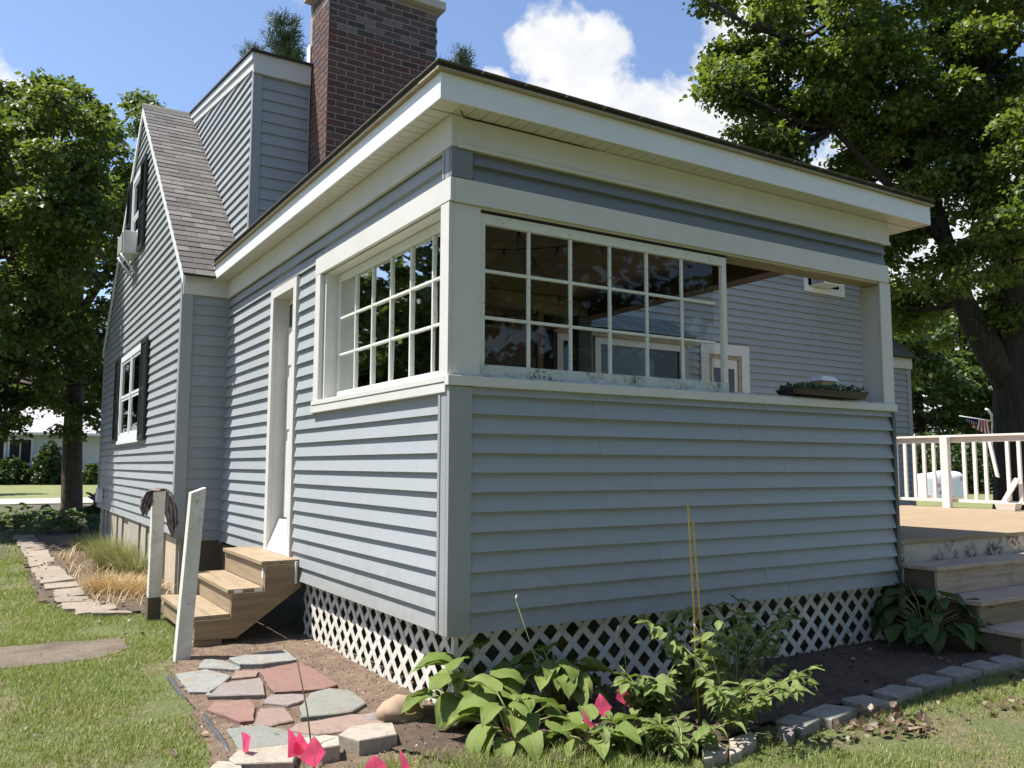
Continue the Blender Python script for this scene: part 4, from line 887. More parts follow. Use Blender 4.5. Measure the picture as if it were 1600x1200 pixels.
pB = G(238, 971); post('newel_post', pB[0]+0.01, pB[1]+0.05, pB[0]+0.01, pB[1]+0.02, 1.31, 0.0, 'white painted post behind, with a grey rag draped over its top', 0.12)
box('post_base_wrap', pB[0]-0.053, pB[0]+0.073, pB[1]-0.017, pB[1]+0.11, -0.01, 0.24, BROWNB, bpy.data.objects['newel_post.001'])
# rag draped over the rear post: cloth grid over the top, two unequal tails
def rag():
    nx, ny = 22, 60; v, f = [], []; cx, cy = pB[0]+0.01, pB[1]+0.03
    path = [(-.135, -.055, 1.09), (-.13, -.06, 1.15), (-.115, -.06, 1.22), (-.085, -.045, 1.29), (-.045, -.02, 1.335), (0, 0, 1.345), (.05, -.02, 1.335), (.085, -.04, 1.28), (.105, -.05, 1.20), (.13, -.05, 1.10), (.15, -.045, .98), (.145, -.04, .87)]
    wid = [.03, .055, .06, .05, .06, .075, .065, .05, .055, .065, .05, .012]
    for j in range(ny):
        t = j/(ny-1)*(len(path)-1); k = min(int(t), len(path)-2); a = t-k; a = a*a*(3-2*a)
        p = [path[k][q]*(1-a)+path[k+1][q]*a for q in range(3)]; w = wid[k]*(1-a)+wid[k+1]*a; top = max(0, 1-abs(t-5)/2.2); th_ = top*1.25
        for i in range(nx):
            u = i/(nx-1)*2-1; fold = (math.sin(u*11+t*0.7)*0.020+mn.noise(Vector((u*3, t*0.8, 5)))*0.03)*(1-top*0.75)
            x = p[0]+u*w*math.cos(th_)+mn.noise(Vector((u*2.5, t*1.3, 9)))*0.018; y = p[1]+u*w*math.sin(th_)*1.2+fold; z = p[2]-abs(u)**2*0.03*top+mn.noise(Vector((u*4, t*1.1, 2)))*0.02*(1-top)+(0.03*math.sin(u*7+1) if j < 3 or j > ny-4 else 0)
            v.append((cx+x, cy+y, z))
    for i in range(nx-1):
        for j in range(ny-1): f.append((j*nx+i, j*nx+i+1, (j+1)*nx+i+1, (j+1)*nx+i))
    m, nt, b, o_ = nmat('grey_rag_cloth'); g = noise(nt, geo_pos(nt), 14, 6); nt.links.new(ramp(nt, g, [(0.35, (0.14, 0.115, 0.115)), (0.6, (0.23, 0.195, 0.195)), (0.75, (0.42, 0.38, 0.38))]), b.inputs['Base Color']); b.inputs['Roughness'].default_value = 1; bump(nt, b, noise(nt, geo_pos(nt), 120, 3), 0.4, 0.004)
    o = mesh('rag', v, f, m, smooth=True); s_ = o.modifiers.new('solid', 'SOLIDIFY'); s_.thickness = 0.006; tag(o, 'greyish brown rag hanging over the top of the rear white post', 'rag')
rag()
# ================================================================ STRING LIGHTS, SHELF THINGS, SILL TRAY
WIRE = m_simple('black_wire', (0.012, 0.012, 0.012), 0.6, 0.1)
BULB = m_glass('bulb_glass', (0.85, 0.8, 0.7), 1.3)
def festoon(pts, bulbs, label):
    o = tube('string_light', pts, 0.006, WIRE, n=5); tag(o, label, 'string lights', 'string lights in the porch')
    n_ = len(pts)-1
    for b_ in bulbs:
        t = b_*n_; i = min(int(t), n_-1); u = t-i; p = Vector(pts[i]).lerp(Vector(pts[i+1]), u)
        tube('socket', [p+Vector((0, 0, 0.0)), p-Vector((0, 0, 0.045))], 0.014, WIRE, o, 8)
        tube('bulb', [p-Vector((0, 0, 0.045)), p-Vector((0, 0, 0.06)), p-Vector((0, 0, 0.085)), p-Vector((0, 0, 0.105))], [0.010, 0.022, 0.024, 0.006], BULB, o, 8)
def cat_(a, b, sag, n=14): return [tuple(Vector(a).lerp(Vector(b), i/n)-Vector((0, 0, sag*4*(i/n)*(1-i/n)))) for i in range(n+1)]
festoon(cat_((0.3, 2.6, 3.80), (2.6, 1.4, 3.80), 0.16), (0.15, 0.35, 0.55, 0.75, 0.92), 'string of bulbs sagging behind the upper left panes')
festoon(cat_((2.0, 0.5, 3.80), (4.3, 2.0, 3.72), 0.10), (0.12, 0.32, 0.5, 0.68, 0.86), 'string of bulbs under the ceiling behind the right panes')
festoon(cat_((1.2, 1.3, 3.82), (4.3, 4.25, 3.66), 0.22), (0.1, 0.25, 0.4, 0.55, 0.7, 0.85), 'long string of bulbs running to the rear corner of the porch')
festoon(cat_((0.2, 4.3, 3.5), (3.4, 4.3, 3.55), 0.12), (0.2, 0.4, 0.6, 0.8), 'string of bulbs along the dark rear wall of the porch')
tag(tube('eave_wire', [(-0.02, -0.12, 3.89), (0.05, -0.05, 3.885), (0.5, -0.05, 3.888), (1.2, -0.04, 3.889)], 0.004, WIRE, n=5), 'thin dark wire with hooks under the front corner of the soffit', 'wire')
for i, (x, c, h, r, lb) in enumerate(((2.62, (0.10, 0.09, 0.085), 0.12, 0.05, 'grey jar at the left on the dark porch shelf'), (2.80, (0.03, 0.03, 0.032), 0.10, 0.07, 'round black pot in the middle of the porch shelf'), (3.05, (0.22, 0.17, 0.14), 0.16, 0.06, 'pale tin at the right end of the porch shelf'))):
    tag(tube('shelf_jar', [(x, 4.24, 3.331), (x, 4.24, 3.331+h*0.1), (x, 4.24, 3.331+h*0.85), (x, 4.24, 3.331+h)], [r*0.85, r, r, r*0.8], m_simple('jar_%d' % i, c, 0.5), n=14), lb, 'jar', 'things on the porch shelf')

# ================================================================ TREES
LV = [(0, 0, 0), (.42, .22, .06), (.30, .62, .02), (0, 1, -.14), (-.30, .62, .02), (-.42, .22, .06)]
LF = [(0, 1, 2, 3), (0, 3, 4, 5)]
def m_bark(name, a, b_):
    m, nt, b, o = nmat(name); g = noise(nt, geo_pos(nt, (14, 14, 2.2)), 1.0, 8, 0.7); nt.links.new(ramp(nt, g, [(0.35, a), (0.7, b_)]), b.inputs['Base Color']); b.inputs['Roughness'].default_value = 0.95; bump(nt, b, g, 1.0, 0.12); return m
BARK = m_bark('tree_bark', (0.025, 0.02, 0.017), (0.085, 0.07, 0.058))
BARKP = m_simple('pale_patchy_bark', (0.075, 0.062, 0.048), 0.95, 0.8, 5, bmp=1.0)
L_MAPLE = m_leaf('maple_leaves', (0.055, 0.095, 0.02), (0.115, 0.165, 0.034), (0.22, 0.245, 0.065), 0.45)
L_LEFT = m_leaf('left_tree_leaves', (0.05, 0.085, 0.02), (0.095, 0.14, 0.032), (0.18, 0.21, 0.06), 0.42)
L_FAR = m_leaf('far_leaves', (0.04, 0.075, 0.02), (0.07, 0.115, 0.03), (0.12, 0.16, 0.045), 0.3)
L_PINE = m_leaf('pine_needles', (0.035, 0.06, 0.025), (0.05, 0.085, 0.035), (0.09, 0.125, 0.05), 0.1)
def lobes_clusters(lobes, cr, dens, rg):
    cs = []
    for (c, R) in lobes:
        for _ in range(max(2, int(dens*R*R/(cr*cr)))):
            d = rg.normal(size=3); d /= np.linalg.norm(d); rad = rg.uniform(0.2, 1.0)**0.6*(1.18 if rg.random() < .25 else 1)
            p = np.array(c)+d*R*rad*np.array([1, 1, 0.85]); cs.append((p, cr*rg.uniform(0.6, 1.25)))
    return cs
def crown_mesh(name, cs, per, size, mat, parent, rg, tilt=0.55, flat=0.42, tv=LV, tf=LF):
    P, SC, YW, RV = [], [], [], []
    for p, r in cs:
        n = int(per*r*r); d = rg.normal(size=(n, 3)); d /= np.linalg.norm(d, axis=1)[:, None]; u = rg.random(n)**0.5*np.where(rg.random(n) < 0.2, rg.uniform(1, 1.5, n), 1)
        q = d*u[:, None]*r*np.array([1, rg.uniform(.6, 1.3), 1]); q[:, 2] = np.abs(q[:, 2])*flat*np.where(rg.random(n) < 0.75, 1, -1) - 0.22*(q[:, 0]**2+q[:, 1]**2)/max(r, .1)
        P.append(p+q); SC.append(rg.uniform(0.65, 1.25, n)*size); YW.append(np.arctan2(-q[:, 0], q[:, 1])+rg.normal(size=n)*0.7)
        RV.append(np.clip(rg.normal(0.45, 0.17, n)+rg.normal()*0.14, 0, 1))
    P = np.concatenate(P); SC = np.concatenate(SC); YW = np.concatenate(YW); RV = np.concatenate(RV)
    R = rots(len(P), tilt, YW, -0.35); return scatter(name, tv, tf, P, R, SC, mat, parent, RV)
def tree(name, label, group, base, trunk, cs, per, size, lmat, seed=0, bark=None, nb=22, tilt=0.55, flat=0.42, limbs=()):
    rg = np.random.default_rng(seed); bark = bark or BARK
    root = tag(empty(name, base), label, 'tree', group)
    t = tube('trunk', [p for p, r in trunk], [r for p, r in trunk], bark, root, 14)
    parts = [tubev([p for p, r in lm], [r for p, r in lm], 9) for lm in limbs]
    tops = [p for p, r in trunk[1:]] + [p for lm in limbs for p, r in lm[1:]]
    for p, r in sorted(cs, key=lambda q: -q[1])[:nb]:
        a = min(tops, key=lambda q: np.linalg.norm(np.array(q)-p)+max(0, q[2]-p[2])*1.5); a = np.array(a); mid = (a+p)/2+np.array([rg.normal()*.2, rg.normal()*.2, -0.12*np.linalg.norm(p-a)])
        parts.append(tubev([tuple(a), tuple(a*.45+mid*.55), tuple(mid*.5+p*.5), tuple(p)], [0.075, 0.055, 0.035, 0.012], 6))
    v, f = joinvf(parts); b = mesh('branches', v, f, bark, root, True); b['kind'] = 'stuff'
    c = crown_mesh('crown', cs, per, size, lmat, root, rg, tilt, flat); return root
# big maple at the right
D0 = 18.0; rg = np.random.default_rng(3)
mb = AT(1605, 800, D0); mb = (mb[0], mb[1], 0.0)
lob = [(1235, 90, 18.5, 2.0), (1400, 40, 19.5, 2.7), (1560, 90, 18.5, 2.6), (1300, 225, 18.5, 1.55), (1185, 215, 18, 0.85), (1160, 110, 18.5, 0.75), (1150, 20, 19, 0.9), (1470, 230, 19, 2.1), (1595, 370, 16.5, 1.3), (1470, 420, 17.5, 1.0),
       (1440, 350, 19, 0.9), (1600, 250, 17, 1.8), (1380, 250, 20, 1.6), (1240, -120, 19, 2.6), (1480, -170, 19.5, 3.2), (1720, 60, 19, 3.2), (1740, 360, 18, 2.4), (1410, 500, 20, 0.9), (1220, 260, 19, 0.8), (1560, 470, 18, 0.9), (1250, 160, 18.5, 1.3), (1480, 500, 21, 0.9), (1440, 180, 18, 1.2), (1500, 330, 17.5, 1.0), (1350, 130, 18, 1.3), (1410, 560, 19, .7), (1120, 180, 18.5, .5), (1540, 230, 17, 1.0), (1410, 410, 18.5, .9), (1405, 330, 19, .9), (1400, 480, 20, .8), (1180, 130, 18.5, 1.0), (1320, 60, 18.5, 1.5)]
lobes = [(AT(x, y, d), r) for x, y, d, r in lob]
cs = lobes_clusters(lobes, 0.52, 1.45, rg)
tree('maple_tree', 'large old maple with thick dark forked trunk beyond the deck railing', None, mb,
     [((mb[0], mb[1], 0), 0.78), ((mb[0]-.02, mb[1], 0.8), 0.62), (AT(1600, 660, D0), 0.58), (AT(1592, 560, D0), 0.50), (AT(1578, 440, D0+.1), 0.30), (AT(1562, 300, D0+.2), 0.24), (AT(1540, 120, D0+.4), 0.17), (AT(1530, -60, D0+.5), 0.09)],
     cs, 1500, 0.112, L_MAPLE, 3, nb=90, flat=0.6, tilt=0.7,
     limbs=[[(AT(1596, 620, D0), 0.40), (AT(1545, 545, D0), 0.30), (AT(1505, 470, D0), 0.22), (AT(1478, 380, D0+.2), 0.17), (AT(1440, 250, D0+.5), 0.12), (AT(1400, 100, D0+.8), 0.07)],
            [(AT(1582, 440, D0), 0.2), (AT(1610, 330, D0-.3), 0.17), (AT(1640, 180, D0-.4), 0.1)], [(AT(1478, 380, D0+.2), 0.13), (AT(1400, 300, D0+.2), 0.09), (AT(1300, 200, D0), 0.05)], [(AT(1440, 250, D0+.5), 0.1), (AT(1330, 150, D0+.3), 0.06), (AT(1230, 60, D0), 0.03)]])
# left shade tree
rg = np.random.default_rng(5); lt = G(112, 806)
lob = [(60, 300, 21, 2.3), (165, 260, 23, 1.4), (110, 205, 23, 1.2), (0, 420, 19, 2.0), (130, 430, 22, 1.7), (60, 540, 20, 1.5), (180, 560, 25, 1.1), (-100, 280, 20, 3.0), (-160, 480, 19, 2.4), (195, 190, 25, 0.8), (30, 215, 22, 1.1),
       (20, 640, 21, 0.8), (120, 620, 22, 0.9), (225, 340, 26, 1.2), (-60, 620, 19, 1.2), (90, 370, 18, 1.2), (180, 440, 20, 0.8), (60, 600, 26, 1.6), (150, 500, 26, 1.6), (215, 175, 26, 0.5), (40, 460, 25, 2.4), (170, 350, 26, 1.8), (60, 250, 17, 1.7), (40, 420, 17, 1.6), (90, 340, 16.5, 1.1), (15, 300, 17, 1.6), (100, 300, 25, 2.2), (60, 530, 17, 0.9), (40, 655, 24, .8), (100, 668, 25, .7), (0, 680, 23, .7), (145, 640, 26, .8), (150, 180, 25, .9), (60, 175, 22, .9)]
cs = lobes_clusters([(AT(x, y, d), r) for x, y, d, r in lob], 0.48, 1.4, rg)
Dt = 26.2
tree('shade_tree', 'tall leafy tree with dark patchy trunk left of the gable wall', None, lt,
     [((lt[0], lt[1], 0), 0.40), (AT(112, 790, Dt), 0.31), (AT(113, 700, Dt), 0.28), (AT(117, 600, Dt), 0.25), (AT(118, 500, Dt), 0.22), (AT(120, 400, Dt-.5), 0.2), (AT(118, 260, Dt-1), 0.1)],
     cs, 1150, 0.125, L_LEFT, 5, BARKP, nb=80, flat=0.6, tilt=0.7,
     limbs=[[(AT(117, 560, Dt), 0.16), (AT(70, 480, Dt-1.5), 0.12), (AT(10, 400, Dt-4), 0.07)], [(AT(118, 500, Dt), 0.15), (AT(165, 430, Dt-1), 0.1), (AT(190, 330, Dt-1), 0.05)], [(AT(118, 470, Dt), 0.13), (AT(80, 380, Dt-3), 0.1), (AT(60, 280, Dt-5), 0.05)], [(AT(115, 640, Dt), 0.08), (AT(60, 600, Dt-2), 0.06), (AT(0, 590, Dt-4), 0.03)]])
# neighbouring shade tree, farther left (seen mirrored in the side sash)
rg = np.random.default_rng(8)
cs = lobes_clusters([((-9.5, 18, 5.5), 2.6), ((-11.5, 16, 7), 2.6), ((-8.5, 20, 8.5), 2.6), ((-12, 20, 10), 3.0), ((-9.5, 16.5, 9.5), 2.2), ((-14, 17, 6), 2.6), ((-18, 24, 7), 3.5), ((-20, 30, 4), 3.5), ((-13, 27, 5), 3.2), ((-17, 28, 12), 4), ((-8, 17, 6.5), 2.2), ((-9, 19, 3.2), 2.4), ((-12.5, 20, 3.5), 2.8), ((-7.5, 20, 4.5), 2.2), ((-15, 21, 8), 3.2), ((-10, 22, 12), 3), ((-7.5, 23, 9), 2.5), ((-12, 14, 9), 2.4)], 0.9, 1.6, rg)
tree('shade_tree', 'leafy tree beyond the left edge of the picture, mirrored in the side window', None, (-10.5, 18, 0), [((-10.5, 18, 0), .35), ((-10.5, 18, 3), .26), ((-10.3, 18, 7), .14), ((-10, 18, 10), .06)], cs, 300, 0.26, L_LEFT, 8, nb=25)
# background trees
def simple_tree(name, label, group, base, H, R, seed, mat=L_FAR, per=90, size=0.42, cr=1.3, dens=1.5):
    rg = np.random.default_rng(seed); x, y = base; lob = []
    for i in range(9):
        a = rg.random()*6.28; h = rg.uniform(0.3, 0.92); w = R*(1-abs(h-0.5)*0.9)*0.55
        lob.append(((x+math.cos(a)*w, y+math.sin(a)*w, H*h), R*0.5))
    lob.append(((x, y, H*0.9), R*0.4)); cs = lobes_clusters(lob, cr, dens, rg)
    tree(name, label, group, (x, y, 0), [((x, y, 0), R*.09), ((x, y, H*.35), R*.07), ((x, y, H*.85), R*.02)], cs, per, size, mat, seed, nb=12)
bgR = 'trees at the back of the right-hand yard'
def atp(x, D): p = AT(x, 735, D); return (p[0], p[1])
for i, (x, D_, H_, R_, lb) in enumerate(((1440, 62, 13, 4.8, 'mid green tree just right of the low end of the house, above the railing'), (1530, 66, 14, 5.0, 'background tree behind the drooping flag'), (1610, 60, 13, 4.6, 'background tree hidden mostly by the maple trunk'), (1380, 60, 15, 5.5, 'tall background tree showing between porch post and maple'), (1490, 70, 16, 6, 'farthest tree glimpsed through the maple branches'))):
    simple_tree('background_tree', lb, bgR, atp(x, D_), H_, R_, 20+i)
bgL = 'trees behind the neighbouring house'
for i, (x, D_, H_, R_, lb) in enumerate(((150, 96, 15, 6, 'tree rising behind the neighbour garage next to the gable edge'), (60, 100, 17, 7, 'broad tree behind the neighbour roof, left of the dark trunk'), (-40, 95, 16, 6.5, 'tree behind the neighbour house at the left picture edge'))):
    simple_tree('background_tree', lb, bgL, atp(x, D_), H_, R_, 30+i, size=0.6, cr=1.6, per=60)
bgB = 'trees behind the viewer mirrored in the front panes and blocking sky light'  # unseen row, placed and sized also to cut sky light on the front
for i, (x, y) in enumerate(((-20, -12), (-11, -17), (-2, -18), (7, -16), (14, -18))):
    simple_tree('background_tree', 'yard tree behind the viewer, %s from the left, mirrored in the panes, blocking sky light' % ('first', 'second', 'third', 'fourth', 'fifth', 'sixth', 'seventh')[i], bgB, (x, y), 11+i % 3, 5.5, 40+i, size=0.42, cr=1.8, per=85, dens=1.3)
for i, (x, y) in enumerate(((-10, 50), (-17, 44), (-23, 55), (-31, 48), (-16, 64))):
    simple_tree('background_tree', 'yard tree off the left picture edge, %s of the row mirrored in the side sash' % ('first', 'second', 'third', 'fourth', 'last')[i], 'trees mirrored in the side sash', (x, y), 13+i % 3, 5.2, 50+i, size=0.6, cr=1.8, per=60)
# pines behind the roof
def pine(base, H, R, seed, label, z0=0.35):
    rg = np.random.default_rng(seed); x, y = base; root = tag(empty('pine_tree', (x, y, 0)), label, 'tree', 'pines behind the roof')
    tube('trunk', [(x, y, 0), (x, y, H*.5), (x, y, H*.97)], [0.3, 0.18, 0.03], BARK, root, 8); P, Y, T, parts = [], [], [], []
    for k in range(int(H*(1-z0)/0.42)):
        z = H*z0+k*0.42; rr = R*(1-(z/H)**1.6)*rg.uniform(0.7, 1.15)+0.25
        for j in range(6):
            a = rg.random()*6.28; L = rr*rg.uniform(0.6, 1.1); up = 0.28*L
            p0 = np.array([x, y, z]); p1 = p0+np.array([math.cos(a)*L, math.sin(a)*L, up+rg.normal()*.1]); parts.append(tubev([tuple(p0), tuple((p0+p1)/2-np.array([0, 0, .08])), tuple(p1)], [.035, .022, .008], 4))
            n = int(210*L); t = rg.random(n)**0.6; q = p0+(p1-p0)*t[:, None]+rg.normal(size=(n, 3))*np.array([.14, .14, .12]); P.append(q); Y.append(np.full(n, a-math.pi/2)+rg.normal(size=n)*0.9)
    P = np.concatenate(P); Y = np.concatenate(Y); v, f = joinvf(parts); b = mesh('branches', v, f, BARK, root, True); b['kind'] = 'stuff'
    scatter('needles', [(-.05, 0, 0), (.05, 0, 0), (0, 1, .1), (0.02, .5, .09)], [(0, 1, 3, 2)], P, rots(len(P), 0.5, Y, 0.5), np.random.uniform(.2, .38, len(P)), L_PINE, root)
for x, y, D_, R_, z0, s_, lb in ((445, 20, 33, 4.3, .45, 1, 'dark feathery pine showing behind the dormer and chimney'), (398, 55, 36, 1.6, .5, 4, 'slender pine tip above the dormer corner'), (722, 66, 34, 1.1, .6, 2, 'small pointed pine top right of the chimney'), (692, 86, 35, 0.7, .6, 3, 'pine tip just peeking past the chimney edge')):
    p = AT(x, y, D_); pine((p[0], p[1]), p[2], R_, s_, lb, z0)

# hedge and yard things at the right
def leafblob(name, label, cat, c, R, n, size, mat, seed, group=None):
    rg = np.random.default_rng(seed); d = rg.normal(size=(n, 3)); d /= np.linalg.norm(d, axis=1)[:, None]; d[:, 2] = np.abs(d[:, 2]); u = rg.uniform(.82, 1.06, n)+np.array([mn.noise(Vector(tuple(q*2.2+seed))) for q in d])*0.22
    P = np.array(c)+d*u[:, None]*np.array(R); o = scatter(name, LV, LF, P, rots(n, .8), rg.uniform(.6, 1.3, n)*size, mat, None); tag(o, label, cat, group); return o
L_HEDGE = m_leaf('hedge_leaves', (0.025, 0.05, 0.014), (0.045, 0.08, 0.02), (0.08, 0.12, 0.03), 0.2)
for i, (x, y, D_, R_, h_, lb) in enumerate(((1430, 770, 52, 2.7, 3.2, 'dark hedge bush left of the cloth-covered table'), (1480, 770, 54, 3.0, 3.5, 'hedge bush directly behind the cloth-covered table'), (1530, 768, 53, 2.8, 3.2, 'hedge bush between the covered table and the maple trunk'), (1590, 770, 52, 2.9, 3.4, 'hedge bush behind the maple trunk'))):
    p = AT(x, 735, D_); leafblob('bush', lb, 'bush', (p[0], p[1], 0), (R_, R_, h_), 5200, .2, L_HEDGE, i+60, 'hedge bushes at the back of the yard')
# cloth-covered table
tcx, tcy, _ = G(1478, 781); 
def m_cloth():
    m, nt, b, o = nmat('flowered_tablecloth'); p = geo_pos(nt)
    v1 = N(nt, 'ShaderNodeTexVoronoi'); v1.inputs['Scale'].default_value = 2.3; nt.links.new(p, v1.inputs['Vector'])
    spots = ramp(nt, v1.outputs['Distance'], [(0.22, 1), (0.32, 0)]); pet = ramp(nt, v1.outputs['Color'], [(0.3, (0.62, 0.16, 0.20)), (0.6, (0.25, 0.22, 0.5)), (0.8, (0.62, 0.2, 0.3))])
    nt.links.new(mix(nt, (0.78, 0.78, 0.84), pet, math_(nt, 'MULTIPLY', spots, 0.75)), b.inputs['Base Color']); b.inputs['Roughness'].default_value = 0.8; return m
v, f = [], []; nu, nv_ = 28, 10
for j in range(nv_):
    t = j/(nv_-1)
    for i in range(nu):
        a = 2*math.pi*i/nu; ex = 1.32*(1-0.12*t*t) if t < 0.75 else 1.32*(1-0.12*t*t)*(1-(t-.75)*3.2); ey = 0.8*(1-0.1*t) if t < 0.75 else 0.8*(1-.1*t)*(1-(t-.75)*3.2)
        w = 1+0.05*math.sin(a*9)*(1-t); sq = 1/max(abs(math.cos(a))**1, abs(math.sin(a))**1)**0.55
        v.append((math.cos(a)*ex*w*sq, math.sin(a)*ey*w*sq, 0.12+min(t/0.75, 1)*1.18+0.04*math.sin(a*2)*t+(0.10*math.cos(a))*t))
v.append((0, 0, 1.33))
f = [(j*nu+i, j*nu+(i+1) % nu, (j+1)*nu+(i+1) % nu, (j+1)*nu+i) for j in range(nv_-1) for i in range(nu)]+[((nv_-1)*nu+i, (nv_-1)*nu+(i+1) % nu, len(v)-1) for i in range(nu)]
o = mesh('covered_table', v, f, m_cloth(), smooth=True); o.location = (tcx, tcy+0.5, 0); o.rotation_euler = (0, 0, -0.5); tag(o, 'garden table under a white flowered cloth on the lawn beyond the railing', 'covered table')
# flag on pole with crook
fp = AT(1551, 700, 24); 
pr_ = tag(empty('flagpole', (fp[0], fp[1], 0)), 'thin white crook-topped pole carrying the drooping flag beside the maple', 'flagpole')
tube('pole', [(fp[0], fp[1], 0), AT(1552, 690, 24), AT(1551, 660, 24), AT(1549, 648, 24), AT(1544, 641, 24), AT(1540, 639, 24)], 0.035, ALU, pr_, 8)
fl = tag(empty('flag', AT(1535, 655, 24)), 'drooping American flag hanging from a thin horizontal staff', 'flag')
tube('staff', [AT(1499, 650, 24), AT(1550, 658, 24)], 0.016, ALU, fl, 6)
RED = m_simple('flag_red', (0.45, 0.02, 0.04), 0.8, 0.15); WHT = m_simple('flag_white', (0.78, 0.76, 0.76), 0.8, 0.08); BLU = m_simple('flag_blue', (0.02, 0.04, 0.22), 0.8, 0.15)
def quadstrip(name, pts_top, pts_bot, mat, z=0.0):
    n_ = len(pts_top); v = [tuple(np.array(p)) for p in pts_top]+[tuple(np.array(p)) for p in pts_bot]
    return mesh(name, v, [(i, i+1, n_+i+1, n_+i) for i in range(n_-1)], mat, fl, True)
# canton: gathered, tapering to the tip; stripes fan down from the staff
quadstrip('canton', [AT(1507+i*3.4, 652+i*.5, 24+(.05 if i % 2 else -.05)) for i in range(7)], [AT(1509+i*3.2, 656+i*2.0, 24+(-.06 if i % 2 else .06)) for i in range(7)], BLU)
for i in range(9):
    st_ = AT(1511+(i % 5)*3.6, 655.5+(i % 5)*1.4+(i//5)*2.4, 23.9); 
    S5 = []
    for k in range(10):
        a = k*math.pi/5; rr2 = 0.022 if k % 2 == 0 else 0.009; S5.append(tuple(np.array(st_)+_r*math.cos(a)*rr2+_u*math.sin(a)*rr2))
    mesh('star', S5+[st_], [(k, (k+1) % 10, 10) for k in range(10)], WHT, fl)
for i in range(11):
    xt = 1524+i*1.9; yb_ = 664+i*1.1; xb_ = 1517+i*3.0
    quadstrip('stripe', [AT(xt+dx, 654.5+i*.25+dy, 24+0.03*math.sin(i*2+dy)) for dx, dy in ((0, 0), (-1.2*(1-i/10), 5), ((xb_-xt)*.8, yb_-655), ((xb_-xt), yb_-651))], [AT(xt+2.0+dx, 654.7+i*.25+dy, 24+0.03*math.sin(i*2+1+dy)) for dx, dy in ((0, 0), (-1.2*(1-i/10), 5), ((xb_-xt)*.8+.9, yb_-655), ((xb_-xt)+1, yb_-651))], RED if i % 2 == 0 else WHT)

# neighbouring house across the road
nh = tag(empty('neighbour_house', (-2, 74, 0)), 'low white house with brick base and long window band across the road at left', 'house')
box('wall', -22, 2.9, 74.6, 82, 0, 4.2, m_simple('far_white_siding', (0.55, 0.57, 0.58), 0.8, 0.1, 2), nh); box('brick_base', -22.05, 2.95, 74.5, 74.59, 0, 1.35, m_simple('far_brick', (0.16, 0.07, 0.06), 0.9, 0.3, 4), nh)
box('wall', 2.96, 12, 75.4, 83, 0, 4.0, m_simple('far_garage_siding', (0.58, 0.60, 0.66), 0.8, 0.08, 2), nh)
mesh('roof', [(-22.6, 73.8, 4.15), (12.5, 73.8, 4.15), (12.5, 78.3, 6.6), (-22.6, 78.3, 6.6), (-22.6, 82.8, 4.15), (12.5, 82.8, 4.15)], [(0, 1, 2, 3), (3, 2, 5, 4), (0, 3, 4), (1, 5, 2)], m_simple('far_grey_roof', (0.42, 0.41, 0.41), 0.9, 0.15, 3), nh)
box('gutter', -22.7, 12.6, 73.65, 73.8, 4.0, 4.2, ALU, nh)
for x0 in (-9.0, -6.0, -3.0, -1.1):
    w_ = 2.8 if x0 < -3.5 else 1.75; w = box('window', x0, x0+w_, 74.45, 74.59, 1.5, 3.75, ALU, nh)
    n_ = 3 if w_ > 2 else 2; pw = (w_-0.16)/n_
    for k in range(n_): box('pane', x0+0.12+k*pw, x0+k*pw+pw+0.02, 74.42, 74.449, 1.72, 3.6, GLASSD if 0 else BLACKIN, w)
for i, (x, R_, h_, lb) in enumerate(((12, 1.6, 2.0, 'round bush under the neighbour window band at the left picture edge'), (72, 1.1, 3.1, 'column-shaped bush climbing the neighbour wall left of the dark trunk'), (143, 0.85, 1.5, 'small round clipped bush by the neighbour garage, right of the trunk'))):
    p = G(x, 757); leafblob('bush', lb, 'bush', (p[0], p[1]-1.0, 0), (R_, R_, h_), 2600, .3, L_HEDGE if i != 2 else L_FAR, i+80, 'bushes in front of the neighbouring house')

# garden statue on an urn by the far corner
su = tag(empty('garden_urn', G(147, 828)), 'dark blue grey garden urn with trailing plants near the far house corner', 'urn')
ux, uy, _ = G(147, 828)
def lathe(name, c, prof, mat, parent=None, n=20):
    v = [(c[0]+math.cos(2*math.pi*k/n)*r, c[1]+math.sin(2*math.pi*k/n)*r, c[2]+z) for r, z in prof for k in range(n)]; m = len(prof)
    f = [(j*n+k, j*n+(k+1) % n, (j+1)*n+(k+1) % n, (j+1)*n+k) for j in range(m-1) for k in range(n)]+[tuple(range(n))[::-1], tuple((m-1)*n+k for k in range(n))]
    return mesh(name, v, f, mat, parent, True)
URN = m_simple('urn_glaze', (0.07, 0.09, 0.10), 0.5, 0.3)
lathe('body', (ux, uy, 0), [(.10, 0), (.13, .04), (.16, .2), (.2, .36), (.21, .46), (.18, .46), (.17, .44)], URN, su)
leafv = leafblob('planting', None, None, (ux, uy, .44), (.28, .28, .14), 260, .09, L_HEDGE, 91); par(leafv, su)
STN = m_simple('bronze_green', (0.05, 0.06, 0.05), 0.6, 0.3)
me = bpy.data.meshes.new('garden_figure'); bx0 = Vector((ux, uy, .52))
sk = [((0, 0, 0), .05), ((0, 0, .13), .055), ((0, 0, .25), .065), ((0, 0, .31), .03), ((0, 0, .39), .062), ((-.09, 0, .24), .025), ((-.17, -.03, .30), .02), ((.1, 0, .24), .025), ((.2, .0, .16), .02), ((.04, 0, -.08), .035), ((-.04, 0, -.08), .035), ((-.13, .08, .36), .03), ((-.22, .1, .38), .02)]
me.from_pydata([tuple(bx0+Vector(p)) for p, r in sk], [(0, 1), (1, 2), (2, 3), (3, 4), (2, 5), (5, 6), (2, 7), (7, 8), (0, 9), (0, 10), (2, 11), (11, 12)], [])
o = link('garden_figure', me); m_ = o.modifiers.new('skin', 'SKIN'); 
